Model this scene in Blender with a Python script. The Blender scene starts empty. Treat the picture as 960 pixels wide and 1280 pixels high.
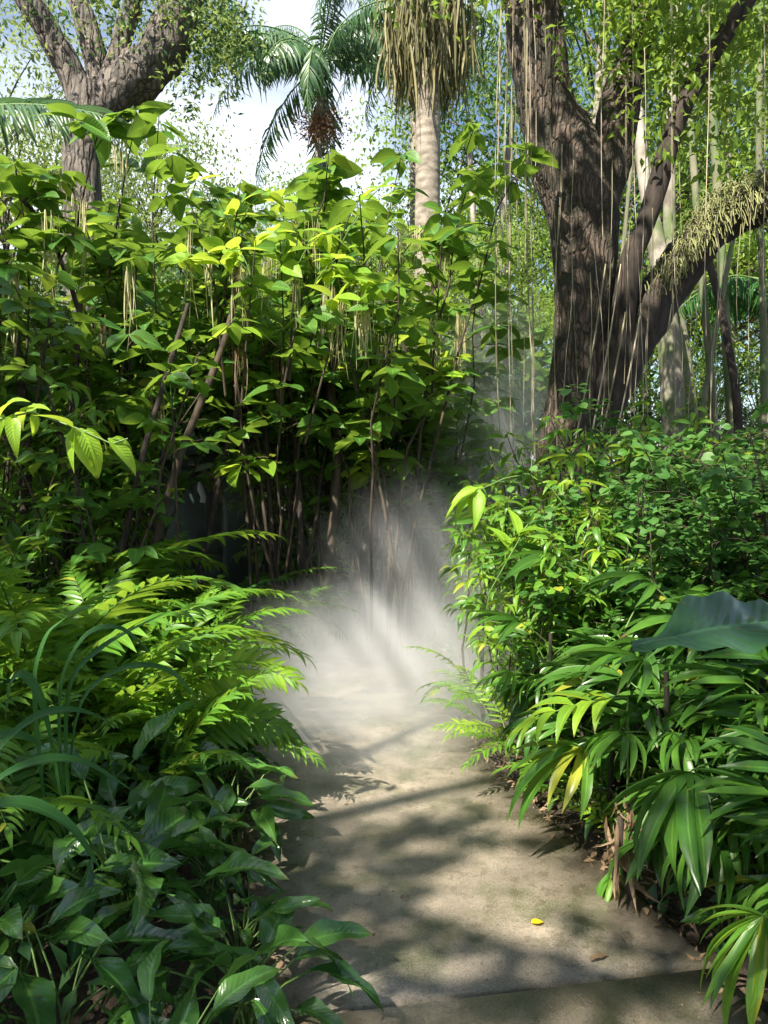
import bpy, math, random
import numpy as np
from mathutils import Vector, noise as mnoise

R = math.radians
scene = bpy.context.scene
col = scene.collection
rng = np.random.default_rng(7)
random.seed(7)
V = lambda *a: np.array(a, dtype=float)
def nrm(v):
    v = np.asarray(v, float)
    return v / (np.linalg.norm(v, axis=-1, keepdims=True) + 1e-9)

# ------------------------------------------------------------------ camera
CAMH = 1.6
F = 985.0
PITCH = math.atan(40 / F)
cam_d = bpy.data.cameras.new('camera'); cam = bpy.data.objects.new('camera', cam_d); col.objects.link(cam)
cam.location = (0, 0, CAMH); cam.rotation_euler = (math.pi / 2 - PITCH, 0, 0)
cam_d.sensor_fit = 'VERTICAL'; cam_d.angle_y = 2 * math.atan(640 / F) if hasattr(cam_d, 'angle_y') else 1.15
cam_d.sensor_height = 24; cam_d.lens = 12 / (640 / F)
cam_d.clip_end = 2000; cam_d.clip_start = 0.05
scene.camera = cam
def P(px, py, d):
    """the point seen at photo pixel (px, py) at ground distance d"""
    x = (px - 480) / F; y = (640 - py) / F
    fy = math.cos(PITCH) + y * math.sin(PITCH); fz = -math.sin(PITCH) + y * math.cos(PITCH)
    return V(x / fy * d, d, CAMH + fz / fy * d)
def G(px, d): return V((px - 480) / F * d, d, 0)

# ------------------------------------------------------------------ sun
SUN_EL = R(46); SUN_H = nrm(V(.56, .83, 0))
LIGHT = V(SUN_H[0] * math.cos(SUN_EL), SUN_H[1] * math.cos(SUN_EL), -math.sin(SUN_EL))
sl = bpy.data.lights.new('sun', 'SUN'); so = bpy.data.objects.new('sun', sl); col.objects.link(so)
sl.energy = 5.0; sl.angle = R(0.5); sl.color = (1, .93, .80)
so.rotation_euler = Vector(-LIGHT).to_track_quat('Z', 'Y').to_euler(); so.location = (-10, -14, 20)
w = bpy.data.worlds.new('World'); scene.world = w; w.use_nodes = True
nt = w.node_tree; N = nt.nodes; L = nt.links; N.clear()
sky = N.new('ShaderNodeTexSky'); sky.sky_type = 'NISHITA'; sky.sun_disc = False
sky.sun_elevation = SUN_EL; sky.sun_rotation = math.atan2(-LIGHT[0], -LIGHT[1])
sky.air_density = 1.1; sky.dust_density = 0.6; sky.ozone_density = 1.5
tc = N.new('ShaderNodeTexCoord'); mp = N.new('ShaderNodeMapping'); mp.inputs['Scale'].default_value = (1, 1, 1.6)
mp.inputs['Location'].default_value = (.35, 0.1, .2)
nz = N.new('ShaderNodeTexNoise'); nz.inputs['Scale'].default_value = 2.2; nz.inputs['Detail'].default_value = 7
rp = N.new('ShaderNodeMapRange'); rp.inputs['From Min'].default_value = .46; rp.inputs['From Max'].default_value = .68
mx = N.new('ShaderNodeMix'); mx.data_type = 'RGBA'; mx.inputs['B'].default_value = (9.5, 10, 10.8, 1)
bg = N.new('ShaderNodeBackground'); bg.inputs['Strength'].default_value = .065; out = N.new('ShaderNodeOutputWorld')
L.new(tc.outputs['Generated'], mp.inputs['Vector']); L.new(mp.outputs['Vector'], nz.inputs['Vector'])
L.new(nz.outputs['Fac'], rp.inputs['Value']); L.new(rp.outputs['Result'], mx.inputs['Factor'])
L.new(sky.outputs['Color'], mx.inputs['A']); L.new(mx.outputs['Result'], bg.inputs['Color']); L.new(bg.outputs['Background'], out.inputs['Surface'])

# ------------------------------------------------------------------ materials
def newmat(name):
    m = bpy.data.materials.new(name); m.use_nodes = True
    n = m.node_tree.nodes; n.clear()
    o = n.new('ShaderNodeOutputMaterial')
    return m, n, m.node_tree.links, o
def mixc(n, l, fac, a, b):
    x = n.new('ShaderNodeMix'); x.data_type = 'RGBA'
    for s, v in (('Factor', fac), ('A', a), ('B', b)):
        if isinstance(v, (int, float)): x.inputs[s].default_value = v
        elif isinstance(v, tuple): x.inputs[s].default_value = v if len(v) == 4 else (*v, 1)
        else: l.new(v, x.inputs[s])
    return x.outputs['Result']
def mth(n, l, op, a, b=None, clamp=False):
    x = n.new('ShaderNodeMath'); x.operation = op; x.use_clamp = clamp
    for i, v in enumerate((a, b)):
        if v is None: continue
        if isinstance(v, (int, float)): x.inputs[i].default_value = v
        else: l.new(v, x.inputs[i])
    return x.outputs[0]
def rng_(n, l, v, a, b, c=0., d=1.):
    x = n.new('ShaderNodeMapRange'); l.new(v, x.inputs['Value'])
    for s, q in (('From Min', a), ('From Max', b), ('To Min', c), ('To Max', d)): x.inputs[s].default_value = q
    return x.outputs['Result']
def noise_(n, l, vec, sc, det=4, rough=.55, scale3=None):
    if scale3:
        m = n.new('ShaderNodeMapping'); m.inputs['Scale'].default_value = scale3; l.new(vec, m.inputs['Vector']); vec = m.outputs['Vector']
    x = n.new('ShaderNodeTexNoise'); l.new(vec, x.inputs['Vector']); x.inputs['Scale'].default_value = sc
    x.inputs['Detail'].default_value = det; x.inputs['Roughness'].default_value = rough
    return x.outputs['Fac']

def leafmat(name, c1, c2, rough=.4, spec=.5, trans=.35, tc=None, rib=.35, veins=0., blotch=.25):
    m, n, l, o = newmat(name)
    at = n.new('ShaderNodeAttribute'); at.attribute_name = 'lv'
    sp = n.new('ShaderNodeSeparateXYZ'); l.new(at.outputs['Vector'], sp.inputs[0])
    u, v, t = sp.outputs
    oi = n.new('ShaderNodeObjectInfo')
    tt = mth(n, l, 'ADD', t, mth(n, l, 'MULTIPLY', mth(n, l, 'SUBTRACT', oi.outputs['Random'], .5), .35), True)
    c = mixc(n, l, tt, c1, c2)
    tcn = n.new('ShaderNodeTexCoord')
    nz = noise_(n, l, tcn.outputs['Object'], 23, 2)
    c = mixc(n, l, mth(n, l, 'MULTIPLY', rng_(n, l, nz, .4, .7), blotch), c, tuple(x * .5 for x in c1))
    du = mth(n, l, 'ABSOLUTE', mth(n, l, 'SUBTRACT', u, .5))
    midrib = rng_(n, l, du, .0, .07, 1., 0.)
    c = mixc(n, l, mth(n, l, 'MULTIPLY', midrib, rib), c, tuple(min(1, x * 2.2 + .03) for x in c2))
    if rib > 0:
        br = mth(n, l, 'MULTIPLY', rng_(n, l, mth(n, l, 'ADD', v, mth(n, l, 'MULTIPLY', mth(n, l, 'SUBTRACT', nz, .5), .25)), .9, .96), rng_(n, l, t, .6, .75, 0., .8))
        sp2 = noise_(n, l, tcn.outputs['Object'], 70, 1); br = mth(n, l, 'MAXIMUM', br, mth(n, l, 'MULTIPLY', rng_(n, l, sp2, .72, .76), .6))
        c = mixc(n, l, br, c, (.17, .11, .035))
        c = mixc(n, l, mth(n, l, 'MULTIPLY', rng_(n, l, t, .988, .99), .6), c, (.42, .36, .04))
    p = n.new('ShaderNodeBsdfPrincipled'); l.new(c, p.inputs['Base Color']); p.inputs['Roughness'].default_value = rough
    p.inputs['Specular IOR Level'].default_value = spec
    l.new(rng_(n, l, noise_(n, l, tcn.outputs['Object'], 9, 2), .3, .7, rough * .75, rough * 1.3), p.inputs['Roughness'])
    if veins > 0:
        s = mth(n, l, 'SINE', mth(n, l, 'MULTIPLY', mth(n, l, 'SUBTRACT', v, mth(n, l, 'MULTIPLY', du, .35)), 85.))
        b = n.new('ShaderNodeBump'); b.inputs['Strength'].default_value = veins; b.inputs['Distance'].default_value = .004
        l.new(s, b.inputs['Height']); l.new(b.outputs['Normal'], p.inputs['Normal'])
    tr = n.new('ShaderNodeBsdfTranslucent')
    l.new(mixc(n, l, .5, c, tc or tuple(min(1, x * 2) for x in c2)), tr.inputs['Color'])
    ms = n.new('ShaderNodeMixShader'); ms.inputs[0].default_value = trans
    l.new(p.outputs[0], ms.inputs[1]); l.new(tr.outputs[0], ms.inputs[2]); l.new(ms.outputs[0], o.inputs['Surface'])
    return m
def barkmat(name, c1, c2, c3=None, sc=14, stretch=.18, bump=.6, dist=.03, rough=.9, rings=False, crack=0.):
    m, n, l, o = newmat(name)
    tcn = n.new('ShaderNodeTexCoord')
    f = noise_(n, l, tcn.outputs['Object'], sc, 6, .65, (1, 1, stretch))
    g = noise_(n, l, tcn.outputs['Object'], sc * .25, 3)
    if crack:
        wp = n.new('ShaderNodeTexNoise'); wp.inputs['Scale'].default_value = 3.5; wp.inputs['Detail'].default_value = 4; l.new(tcn.outputs['Object'], wp.inputs['Vector'])
        va = n.new('ShaderNodeVectorMath'); va.operation = 'MULTIPLY_ADD'; l.new(wp.outputs['Color'], va.inputs[0]); va.inputs[1].default_value = (.1, .1, .9); l.new(tcn.outputs['Object'], va.inputs[2])
        mpp = n.new('ShaderNodeMapping'); mpp.inputs['Scale'].default_value = (1, 1, .13); l.new(va.outputs[0], mpp.inputs['Vector'])
        vo = n.new('ShaderNodeTexVoronoi'); vo.feature = 'DISTANCE_TO_EDGE'; vo.inputs['Scale'].default_value = crack; l.new(mpp.outputs['Vector'], vo.inputs['Vector'])
        ce = rng_(n, l, vo.outputs['Distance'], .0, .22); f = mth(n, l, 'MULTIPLY', mth(n, l, 'ADD', mth(n, l, 'MULTIPLY', f, .9), .2), mth(n, l, 'ADD', mth(n, l, 'MULTIPLY', ce, .55), .45))
    c = mixc(n, l, rng_(n, l, f, .2 if crack else .35, .62), c1, c2)
    if c3: c = mixc(n, l, rng_(n, l, g, .48, .62), c, c3)
    p = n.new('ShaderNodeBsdfPrincipled'); l.new(c, p.inputs['Base Color']); p.inputs['Roughness'].default_value = rough
    b = n.new('ShaderNodeBump'); b.inputs['Strength'].default_value = bump; b.inputs['Distance'].default_value = dist
    h = f
    if rings:
        at = n.new('ShaderNodeAttribute'); at.attribute_name = 'lv'; sp = n.new('ShaderNodeSeparateXYZ'); l.new(at.outputs['Vector'], sp.inputs[0])
        s = mth(n, l, 'SINE', mth(n, l, 'MULTIPLY', sp.outputs[1], 45.)); h = mth(n, l, 'ADD', f, mth(n, l, 'MULTIPLY', s, .35))
    l.new(h, b.inputs['Height']); l.new(b.outputs['Normal'], p.inputs['Normal']); l.new(p.outputs[0], o.inputs['Surface'])
    return m
M = {}
M['broad'] = leafmat('glossy broad leaf', (.025, .085, .018), (.085, .21, .035), rough=.22, spec=.8, trans=.22, rib=.4, veins=.1)
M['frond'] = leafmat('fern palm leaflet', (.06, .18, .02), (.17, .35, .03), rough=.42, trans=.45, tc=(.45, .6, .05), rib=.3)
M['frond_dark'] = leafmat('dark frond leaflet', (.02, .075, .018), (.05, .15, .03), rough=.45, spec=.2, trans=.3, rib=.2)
M['strap'] = leafmat('strap leaf', (.024, .085, .012), (.085, .2, .025), rough=.32, trans=.32, rib=.25, spec=.4)
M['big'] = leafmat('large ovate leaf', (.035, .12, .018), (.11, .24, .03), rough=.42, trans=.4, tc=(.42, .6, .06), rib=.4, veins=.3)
M['young_lit'] = leafmat('young yellow green leaf', (.12, .27, .025), (.3, .5, .035), rough=.4, trans=.5, tc=(.7, .8, .08), rib=.3, veins=.2)  # young growth; also paints sunlight into the leaves of sunlit plants
M['lance'] = leafmat('lance leaf', (.05, .16, .02), (.15, .31, .03), rough=.38, trans=.4, tc=(.5, .65, .07), rib=.3)
M['round'] = leafmat('small round leaf', (.04, .13, .022), (.10, .22, .045), rough=.5, trans=.35, rib=.1)
M['tree1'] = leafmat('tree leaf', (.06, .13, .015), (.2, .32, .035), rough=.5, trans=.45, tc=(.5, .65, .1), rib=0, blotch=0)
M['tree2'] = leafmat('pale tree leaf', (.09, .15, .04), (.2, .28, .08), rough=.5, trans=.45, tc=(.5, .6, .15), rib=0, blotch=0)
M['tree3'] = leafmat('dark tree leaf', (.02, .07, .02), (.06, .14, .03), rough=.45, trans=.35, rib=0, blotch=0)
M['palm'] = leafmat('feather palm leaflet', (.035, .09, .035), (.09, .17, .06), rough=.35, trans=.25, rib=0, spec=.6)
M['dead'] = leafmat('dry brown leaf', (.1, .065, .035), (.32, .22, .13), rough=.7, trans=.2, rib=.1)
M['yellow'] = leafmat('yellow leaf', (.75, .42, .01), (.85, .55, .02), rough=.4, trans=.2, rib=.2)
M['taro'] = leafmat('taro leaf', (.02, .065, .028), (.04, .11, .045), rough=.35, spec=.3, trans=.12, rib=.5, veins=.2)
M['stem'] = barkmat('green stem', (.05, .12, .02), (.12, .2, .04), sc=20, bump=.1, rough=.5)
M['twig'] = barkmat('dark twig bark', (.02, .014, .009), (.07, .05, .032), sc=30, bump=.4, dist=.01)
M['bark'] = barkmat('furrowed brown bark', (.007, .005, .004), (.13, .095, .07), (.04, .036, .024), sc=22, stretch=.2, bump=1., dist=.07, crack=25)
M['bark_grey'] = barkmat('grey brown bark', (.025, .021, .018), (.19, .16, .135), (.085, .075, .065), sc=12, stretch=.2, bump=1., dist=.1, crack=9)
M['bark_dark'] = barkmat('dark smooth bark', (.012, .009, .007), (.055, .04, .03), sc=18, stretch=.3, bump=.6, dist=.02)
M['bark_pale'] = barkmat('pale grey bark', (.12, .105, .08), (.36, .32, .27), (.1, .13, .05), sc=6, stretch=.5, bump=.4, dist=.02)
M['bamboo'] = barkmat('greenish grey stem', (.07, .08, .04), (.22, .21, .14), (.09, .13, .05), sc=5, stretch=.4, bump=.3, dist=.01)
M['palm_trunk'] = barkmat('ringed palm trunk', (.13, .11, .085), (.3, .26, .21), sc=6, stretch=2., bump=.4, dist=.02, rings=True)
M['root'] = barkmat('aerial root', (.2, .16, .11), (.5, .43, .32), sc=12, stretch=.1, bump=.2, dist=.005)
M['root_green'] = barkmat('greenish hanging root', (.1, .1, .05), (.3, .28, .17), sc=12, stretch=.1, bump=.2, dist=.005)  # darker, greener root tone, alternated with the paler one
M['tassel'] = leafmat('pale hanging tassel', (.3, .27, .12), (.62, .58, .34), rough=.7, trans=.4, tc=(.7, .7, .4), rib=0)
M['epi'] = leafmat('epiphyte cactus strand', (.12, .15, .05), (.36, .36, .15), rough=.6, trans=.2, rib=0)
M['fruit'] = leafmat('orange palm fruit', (.2, .085, .04), (.36, .18, .09), rough=.5, trans=.05, rib=0)
M['seed'] = leafmat('dry palm seed strand', (.09, .09, .035), (.26, .23, .1), rough=.7, trans=.2, rib=0)
M['paint'] = barkmat('dark green painted boards', (.012, .03, .025), (.02, .048, .04), sc=8, stretch=.2, bump=.15, dist=.005, rough=.5)
M['black'] = barkmat('near-black doorway shade and post', (.006, .007, .006), (.012, .012, .01), sc=8, bump=.1)  # doorway darkness put into the colour; also colours the thin post
M['whitepaint'] = barkmat('white painted metal', (.6, .6, .6), (.75, .75, .75), sc=8, bump=.05)
# soil
m, n, l, o = newmat('leaf litter soil'); M['soil'] = m
tcn = n.new('ShaderNodeTexCoord'); a = noise_(n, l, tcn.outputs['Object'], 6, 8, .7); b_ = noise_(n, l, tcn.outputs['Object'], 45, 4)
c = mixc(n, l, rng_(n, l, a, .35, .65), (.018, .012, .008), (.075, .05, .03)); c = mixc(n, l, rng_(n, l, b_, .62, .7), c, (.16, .1, .05))
p = n.new('ShaderNodeBsdfPrincipled'); l.new(c, p.inputs['Base Color']); p.inputs['Roughness'].default_value = .9
b = n.new('ShaderNodeBump'); b.inputs['Strength'].default_value = .8; b.inputs['Distance'].default_value = .03; l.new(b_, b.inputs['Height'])
l.new(b.outputs['Normal'], p.inputs['Normal']); l.new(p.outputs[0], o.inputs['Surface'])
# concrete
m, n, l, o = newmat('damp worn concrete'); M['conc'] = m
tcn = n.new('ShaderNodeTexCoord'); oc = tcn.outputs['Object']
big = noise_(n, l, oc, 1.6, 5, .6); mid = noise_(n, l, oc, 7, 6, .7); fine = noise_(n, l, oc, 95, 5, .8); moss = noise_(n, l, oc, 3.1, 6, .65)
c = mixc(n, l, rng_(n, l, big, .35, .65), (.13, .112, .085), (.35, .295, .23))
c = mixc(n, l, mth(n, l, 'MULTIPLY', rng_(n, l, mid, .45, .75), .5), c, (.09, .075, .055))
c = mixc(n, l, mth(n, l, 'MULTIPLY', rng_(n, l, fine, .5, .66), .7), c, (.06, .05, .038))
c = mixc(n, l, mth(n, l, 'MULTIPLY', rng_(n, l, moss, .48, .62), .7), c, (.055, .07, .025))
grit = noise_(n, l, oc, 260, 2, .6); c = mixc(n, l, mth(n, l, 'MULTIPLY', rng_(n, l, grit, .56, .66), .6), c, (.42, .37, .29))
stn = noise_(n, l, oc, 12, 7, .75); c = mixc(n, l, mth(n, l, 'MULTIPLY', rng_(n, l, stn, .54, .6), .45), c, (.07, .06, .035))
vo = n.new('ShaderNodeTexVoronoi'); l.new(oc, vo.inputs['Vector']); vo.inputs['Scale'].default_value = 26
c = mixc(n, l, rng_(n, l, vo.outputs['Distance'], .03, .09, .8, 0.), c, (.05, .035, .02))
p = n.new('ShaderNodeBsdfPrincipled'); l.new(c, p.inputs['Base Color'])
l.new(rng_(n, l, noise_(n, l, oc, 2.3, 4), .42, .6, .16, .6), p.inputs['Roughness'])
b = n.new('ShaderNodeBump'); b.inputs['Strength'].default_value = .55; b.inputs['Distance'].default_value = .006
l.new(mth(n, l, 'ADD', fine, mth(n, l, 'MULTIPLY', mid, 1.5)), b.inputs['Height']); l.new(b.outputs['Normal'], p.inputs['Normal']); l.new(p.outputs[0], o.inputs['Surface'])

# ------------------------------------------------------------------ mesh building
class MB:
    def __init__(s): s.v = []; s.f = []; s.a = []; s.m = []; s.n = 0; s.mats = []
    def mi(s, mat):
        if mat not in s.mats: s.mats.append(mat)
        return s.mats.index(mat)
    def raw(s, v, f, a, mat):
        s.v.append(np.asarray(v, float)); s.f.append(np.asarray(f, int) + s.n); s.a.append(np.asarray(a, float))
        s.m.append(np.full(len(f), s.mi(mat))); s.n += len(v)
    def leaves(s, T, pos, d, up, ln, mat, tint=None, wid=1.):
        """many copies of the leaf template T: pos, axis d, face normal hint up, length ln"""
        pos = np.atleast_2d(pos); k = len(pos)
        if k == 0: return
        d = nrm(np.broadcast_to(d, (k, 3))); up = np.broadcast_to(up, (k, 3)); x = nrm(np.cross(d, up)); z = np.cross(x, d)
        ln = np.broadcast_to(ln, (k,)); wid = np.broadcast_to(wid, (k,))
        tint = rng.random(k) if tint is None else np.broadcast_to(tint, (k,))
        tv, tf, ta = T
        if isinstance(tv, list):
            pick = rng.integers(0, len(tv), k)
            for i in range(len(tv)):
                q = pick == i
                if q.any(): s._lv(tv[i], tf, ta, pos[q], x[q], d[q], z[q], ln[q], wid[q], tint[q], mat)
        else: s._lv(tv, tf, ta, pos, x, d, z, ln, wid, tint, mat)
    def _lv(s, tv, tf, ta, pos, x, d, z, ln, wid, tint, mat):
        k = len(pos); nv = len(tv)
        v = pos[:, None] + ln[:, None, None] * (tv[None, :, 0:1] * wid[:, None, None] * x[:, None] + tv[None, :, 1:2] * d[:, None] + tv[None, :, 2:3] * z[:, None])
        a = np.empty((k, nv, 3)); a[:, :, :2] = ta[None]; a[:, :, 2] = tint[:, None]
        f = tf[None] + (np.arange(k) * nv)[:, None, None]
        s.raw(v.reshape(-1, 3), f.reshape(-1, 4), a.reshape(-1, 3), mat)
    def tube(s, pts, rad, mat, k=6, tint=None, rough=0., rs=3., cap=True, seed=0.):
        pts = np.asarray(pts, float); n_ = len(pts); rad = np.broadcast_to(rad, (n_,)).astype(float)
        t = nrm(np.gradient(pts, axis=0)); ref = V(0, 1, .01) if abs(t[0][2]) > .7 else V(0, 0, 1)
        x = nrm(np.cross(t, ref)); y = np.cross(t, x)
        an = np.arange(k) / k * 2 * math.pi
        rr = rad[:, None] * np.ones((n_, k))
        if rough > 0:
            for i in range(n_):
                for j in range(k):
                    q = pts[i] + rad[i] * (math.cos(an[j]) * x[i] + math.sin(an[j]) * y[i])
                    h = mnoise.noise(Vector((q[0] * rs, q[1] * rs, q[2] * rs * .22 + seed))) + .5 * mnoise.noise(Vector((q[0] * rs * 3, q[1] * rs * 3, q[2] * rs * .7 + seed)))
                    rr[i, j] *= 1 + rough * h
        v = pts[:, None] + rr[..., None] * (np.cos(an)[None, :, None] * x[:, None] + np.sin(an)[None, :, None] * y[:, None])
        ln = np.concatenate([[0], np.cumsum(np.linalg.norm(np.diff(pts, axis=0), axis=1))])
        a = np.zeros((n_, k, 3)); a[..., 0] = (np.arange(k) / k)[None]; a[..., 1] = ln[:, None]; a[..., 2] = rng.random() if tint is None else tint
        i = np.arange(n_ - 1)[:, None]; j = np.arange(k)[None]; j2 = (j + 1) % k
        f = np.stack([i * k + j, i * k + j2, (i + 1) * k + j2, (i + 1) * k + j], -1).reshape(-1, 4)
        s.raw(v.reshape(-1, 3), f, a.reshape(-1, 3), mat)
    def box(s, c, sz, mat, rz=0., tilt=0.):
        c = np.asarray(c, float); h = np.asarray(sz, float) / 2
        v = np.array([[x, y, z] for z in (-1, 1) for y in (-1, 1) for x in (-1, 1)], float) * h
        ct, st = math.cos(tilt), math.sin(tilt); v = np.stack([v[:, 0] * ct - v[:, 2] * st, v[:, 1], v[:, 0] * st + v[:, 2] * ct], 1)
        cz, sz_ = math.cos(rz), math.sin(rz); v = np.stack([v[:, 0] * cz - v[:, 1] * sz_, v[:, 0] * sz_ + v[:, 1] * cz, v[:, 2]], 1)
        s.raw(v + c, [[0, 2, 3, 1], [4, 5, 7, 6], [0, 1, 5, 4], [2, 6, 7, 3], [0, 4, 6, 2], [1, 3, 7, 5]], np.zeros((8, 3)), mat)
    def build(s, name, parent=None, smooth=True, loc=None):
        me = bpy.data.meshes.new(name)
        v = np.concatenate(s.v); f = np.concatenate(s.f); a = np.concatenate(s.a); mi = np.concatenate(s.m)
        if loc is not None: v = v - np.asarray(loc)
        me.vertices.add(len(v)); me.vertices.foreach_set('co', v.astype(np.float32).ravel())
        me.loops.add(f.size); me.loops.foreach_set('vertex_index', f.astype(np.int32).ravel())
        me.polygons.add(len(f)); me.polygons.foreach_set('loop_start', (np.arange(len(f)) * 4).astype(np.int32))
        me.polygons.foreach_set('material_index', mi.astype(np.int32))
        if smooth: me.polygons.foreach_set('use_smooth', np.ones(len(f), bool))
        at = me.attributes.new('lv', 'FLOAT_VECTOR', 'POINT'); at.data.foreach_set('vector', a.astype(np.float32).ravel())
        for m_ in s.mats: me.materials.append(M[m_])
        me.update(calc_edges=True); me.validate()
        o = bpy.data.objects.new(name, me); col.objects.link(o)
        if parent is not None: o.parent = parent
        if loc is not None: o.location = tuple(loc)
        return o
def thing(name, loc, rz=0., sc=1.):
    o = bpy.data.objects.new(name, None); col.objects.link(o); o.location = tuple(loc); o.rotation_euler = (0, 0, rz)
    o.scale = (sc,) * 3; o.empty_display_size = .1
    return o
def tag(o, label, cat, group=None, kind=None):
    if label: o['label'] = label
    if cat: o['category'] = cat
    if group: o['group'] = group
    if kind: o['kind'] = kind
    return o
def dup(root):
    r = root.copy(); col.objects.link(r)
    for ch in list(root.children):
        c = ch.copy(); col.objects.link(c); c.parent = r
        for g in list(ch.children):
            d = g.copy(); col.objects.link(d); d.parent = c
    return r
class Pool:
    """prototypes of one kind: the first use moves the prototype itself, later ones copy it"""
    def __init__(s, makers): s.p = [mk() for mk in makers]; s.used = [False] * len(s.p); s.k = 0
    def get(s, loc, rz, sc, i=None):
        i = s.k % len(s.p) if i is None else i; s.k += 1
        o = s.p[i] if not s.used[i] else dup(s.p[i]); s.used[i] = True
        o.location = tuple(loc); o.rotation_euler = (0, 0, rz); o.scale = (sc,) * 3
        return o
ORD = 'first second third fourth fifth sixth seventh eighth ninth tenth eleventh twelfth thirteenth fourteenth fifteenth sixteenth seventeenth eighteenth nineteenth twentieth'.split()
def ordn(i):
    if i < 20: return ORD[i]
    tens = 'twenty thirty forty fifty sixty seventy eighty'.split()[(i + 1) // 10 - 2]; r = (i + 1) % 10
    return (tens + '-' + ORD[r - 1]) if r else tens[:-1] + 'ieth'
def rows(objs, desc, cat, group, where, band=.75):
    """label a bed of look-alikes by row (counted back from the camera) and place in the row"""
    objs = sorted(objs, key=lambda o: o.location.y); r = []; y0 = None
    for o in objs:
        if y0 is None or o.location.y - y0 > band: r.append([]); y0 = o.location.y
        r[-1].append(o)
    for i, row in enumerate(r):
        row.sort(key=lambda o: o.location.x / o.location.y)
        for j, o in enumerate(row):
            pos = 'alone in' if len(row) == 1 else ordn(j) + ' in'
            tag(o, f"{desc} {where}, {pos} {ordn(i)} row", cat, group)

# ------------------------------------------------------------------ leaf templates
def leaf(shape='ovate', W=.4, ns=6, nc=2, droop=.25, cup=.15, wave=.0, twist=0., nvar=4, tipc=0.):
    vs = []
    for k in range(nvar):
        r = np.random.default_rng(k * 7 + 3); dr = droop * (.5 + r.random()); tw = twist * (r.random() * 2 - 1); ph = r.random() * 6; cu = cup * (.5 + r.random())
        bend = (r.random() - .5) * .12
        t = np.linspace(0, 1, ns + 1)
        if shape == 'ovate': wd = np.sin(math.pi * t ** .72) ** .85 * (1 - .15 * t)
        elif shape == 'lance': wd = np.sin(math.pi * t ** .62) ** .95
        elif shape == 'strap': wd = np.minimum(1, t * 6 + .12) * np.minimum(1, (1 - t) * 3.2 + .02)
        elif shape == 'heart': wd = np.minimum(1, (t * 9 + .15) ** .5 * .75) * (1 - t ** 1.7) ** .8
        else: wd = np.sqrt(np.maximum(0, 1 - (2 * t - 1) ** 2)) * 1.
        wd = wd * W / 2; wd[-1] = .002; wd[0] = max(wd[0] * .5, .008)
        ang = dr * 2.2 * t ** 1.3; st = 1 / ns
        y = np.concatenate([[0], np.cumsum(np.cos(ang[1:]) * st)]); z = np.concatenate([[0], np.cumsum(-np.sin(ang[1:]) * st)])
        cols = np.linspace(-1, 1, 2 * nc + 1) if nc > 1 else V(-1, 0, 1)
        vv = []
        for i in range(ns + 1):
            for c in cols:
                X = c * wd[i]; zz = cu * abs(c) * wd[i] * 2 + wave * W * math.sin(t[i] * 14 + ph + c * 1.5) * abs(c) * .3
                a = tw * t[i]
                vv.append((X * math.cos(a) + bend * math.sin(t[i] * 3.14) , y[i], z[i] + zz + X * math.sin(a)))
        vs.append(np.array(vv))
    m_ = len(cols); f = np.array([[i * m_ + j, i * m_ + j + 1, (i + 1) * m_ + j + 1, (i + 1) * m_ + j] for i in range(ns) for j in range(m_ - 1)])
    a = np.array([[(c + 1) / 2, tt] for tt in t for c in cols])
    return vs, f, a
T_broad = leaf('ovate', .31, 10, 2, .3, .25, .35, .4, 6)
T_big = leaf('ovate', .6, 7, 1, .13, .14, 0, .25, 6)
T_lance = leaf('lance', .26, 6, 1, .4, .3, 0, .3, 5)
T_leaflet = leaf('lance', .235, 5, 1, .22, .25, 0, .12, 5)
T_strap = leaf('strap', .13, 9, 1, .5, .35, 0, .3, 5)
T_straplet = leaf('strap', .16, 7, 1, .42, .3, 0, .25, 5)
T_round = leaf('round', .85, 4, 1, .1, .12, 0, 0, 3)
T_small = leaf('ovate', .5, 2, 1, .2, .2, 0, 0, 2)
T_need = leaf('lance', .075, 3, 1, .55, .1, 0, .2, 4)
T_strand = leaf('strap', .02, 5, 1, .05, .1, 0, .1, 4)

def bez(p0, p1, p2, n_): 
    t = np.linspace(0, 1, n_)[:, None]; return (1 - t) ** 2 * p0 + 2 * t * (1 - t) * p1 + t ** 2 * p2
def rdir(az, el): return V(math.cos(az) * math.cos(el), math.sin(az) * math.cos(el), math.sin(el))
U = lambda a, b: float(rng.uniform(a, b))

# ------------------------------------------------------------------ plants
def mk_broad(nl=15, h=.5, mat='broad', Ln=.28, T=T_broad, wid=1.):
    def f():
        root = thing('leafy_clump', (0, 0, 0)); st = MB(); lf = MB()
        for k in range(nl):
            az = k * 2.4 + U(-.3, .3); e = U(.75, 1.35); hh = h * U(.55, 1.05)
            p0 = V(U(-.05, .05), U(-.05, .05), 0); d = rdir(az, e); p2 = p0 + d * hh * 1.1; p1 = p0 + V(0, 0, hh * .6)
            c = bez(p0, p1, p2, 5); st.tube(c, np.linspace(.006, .0035, 5), 'stem', 4)
            ld = nrm(rdir(az + U(-.3, .3), U(-.25, .85))); l_ = Ln * U(.7, 1.2)
            lf.leaves(T, p2, ld, nrm(V(0, 0, 1) + .5 * rng.normal(size=3)), l_, mat, wid=wid * U(.85, 1.15))
        lf.build('leaves', root); st.build('stems', root)
        return root
    return f
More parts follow.
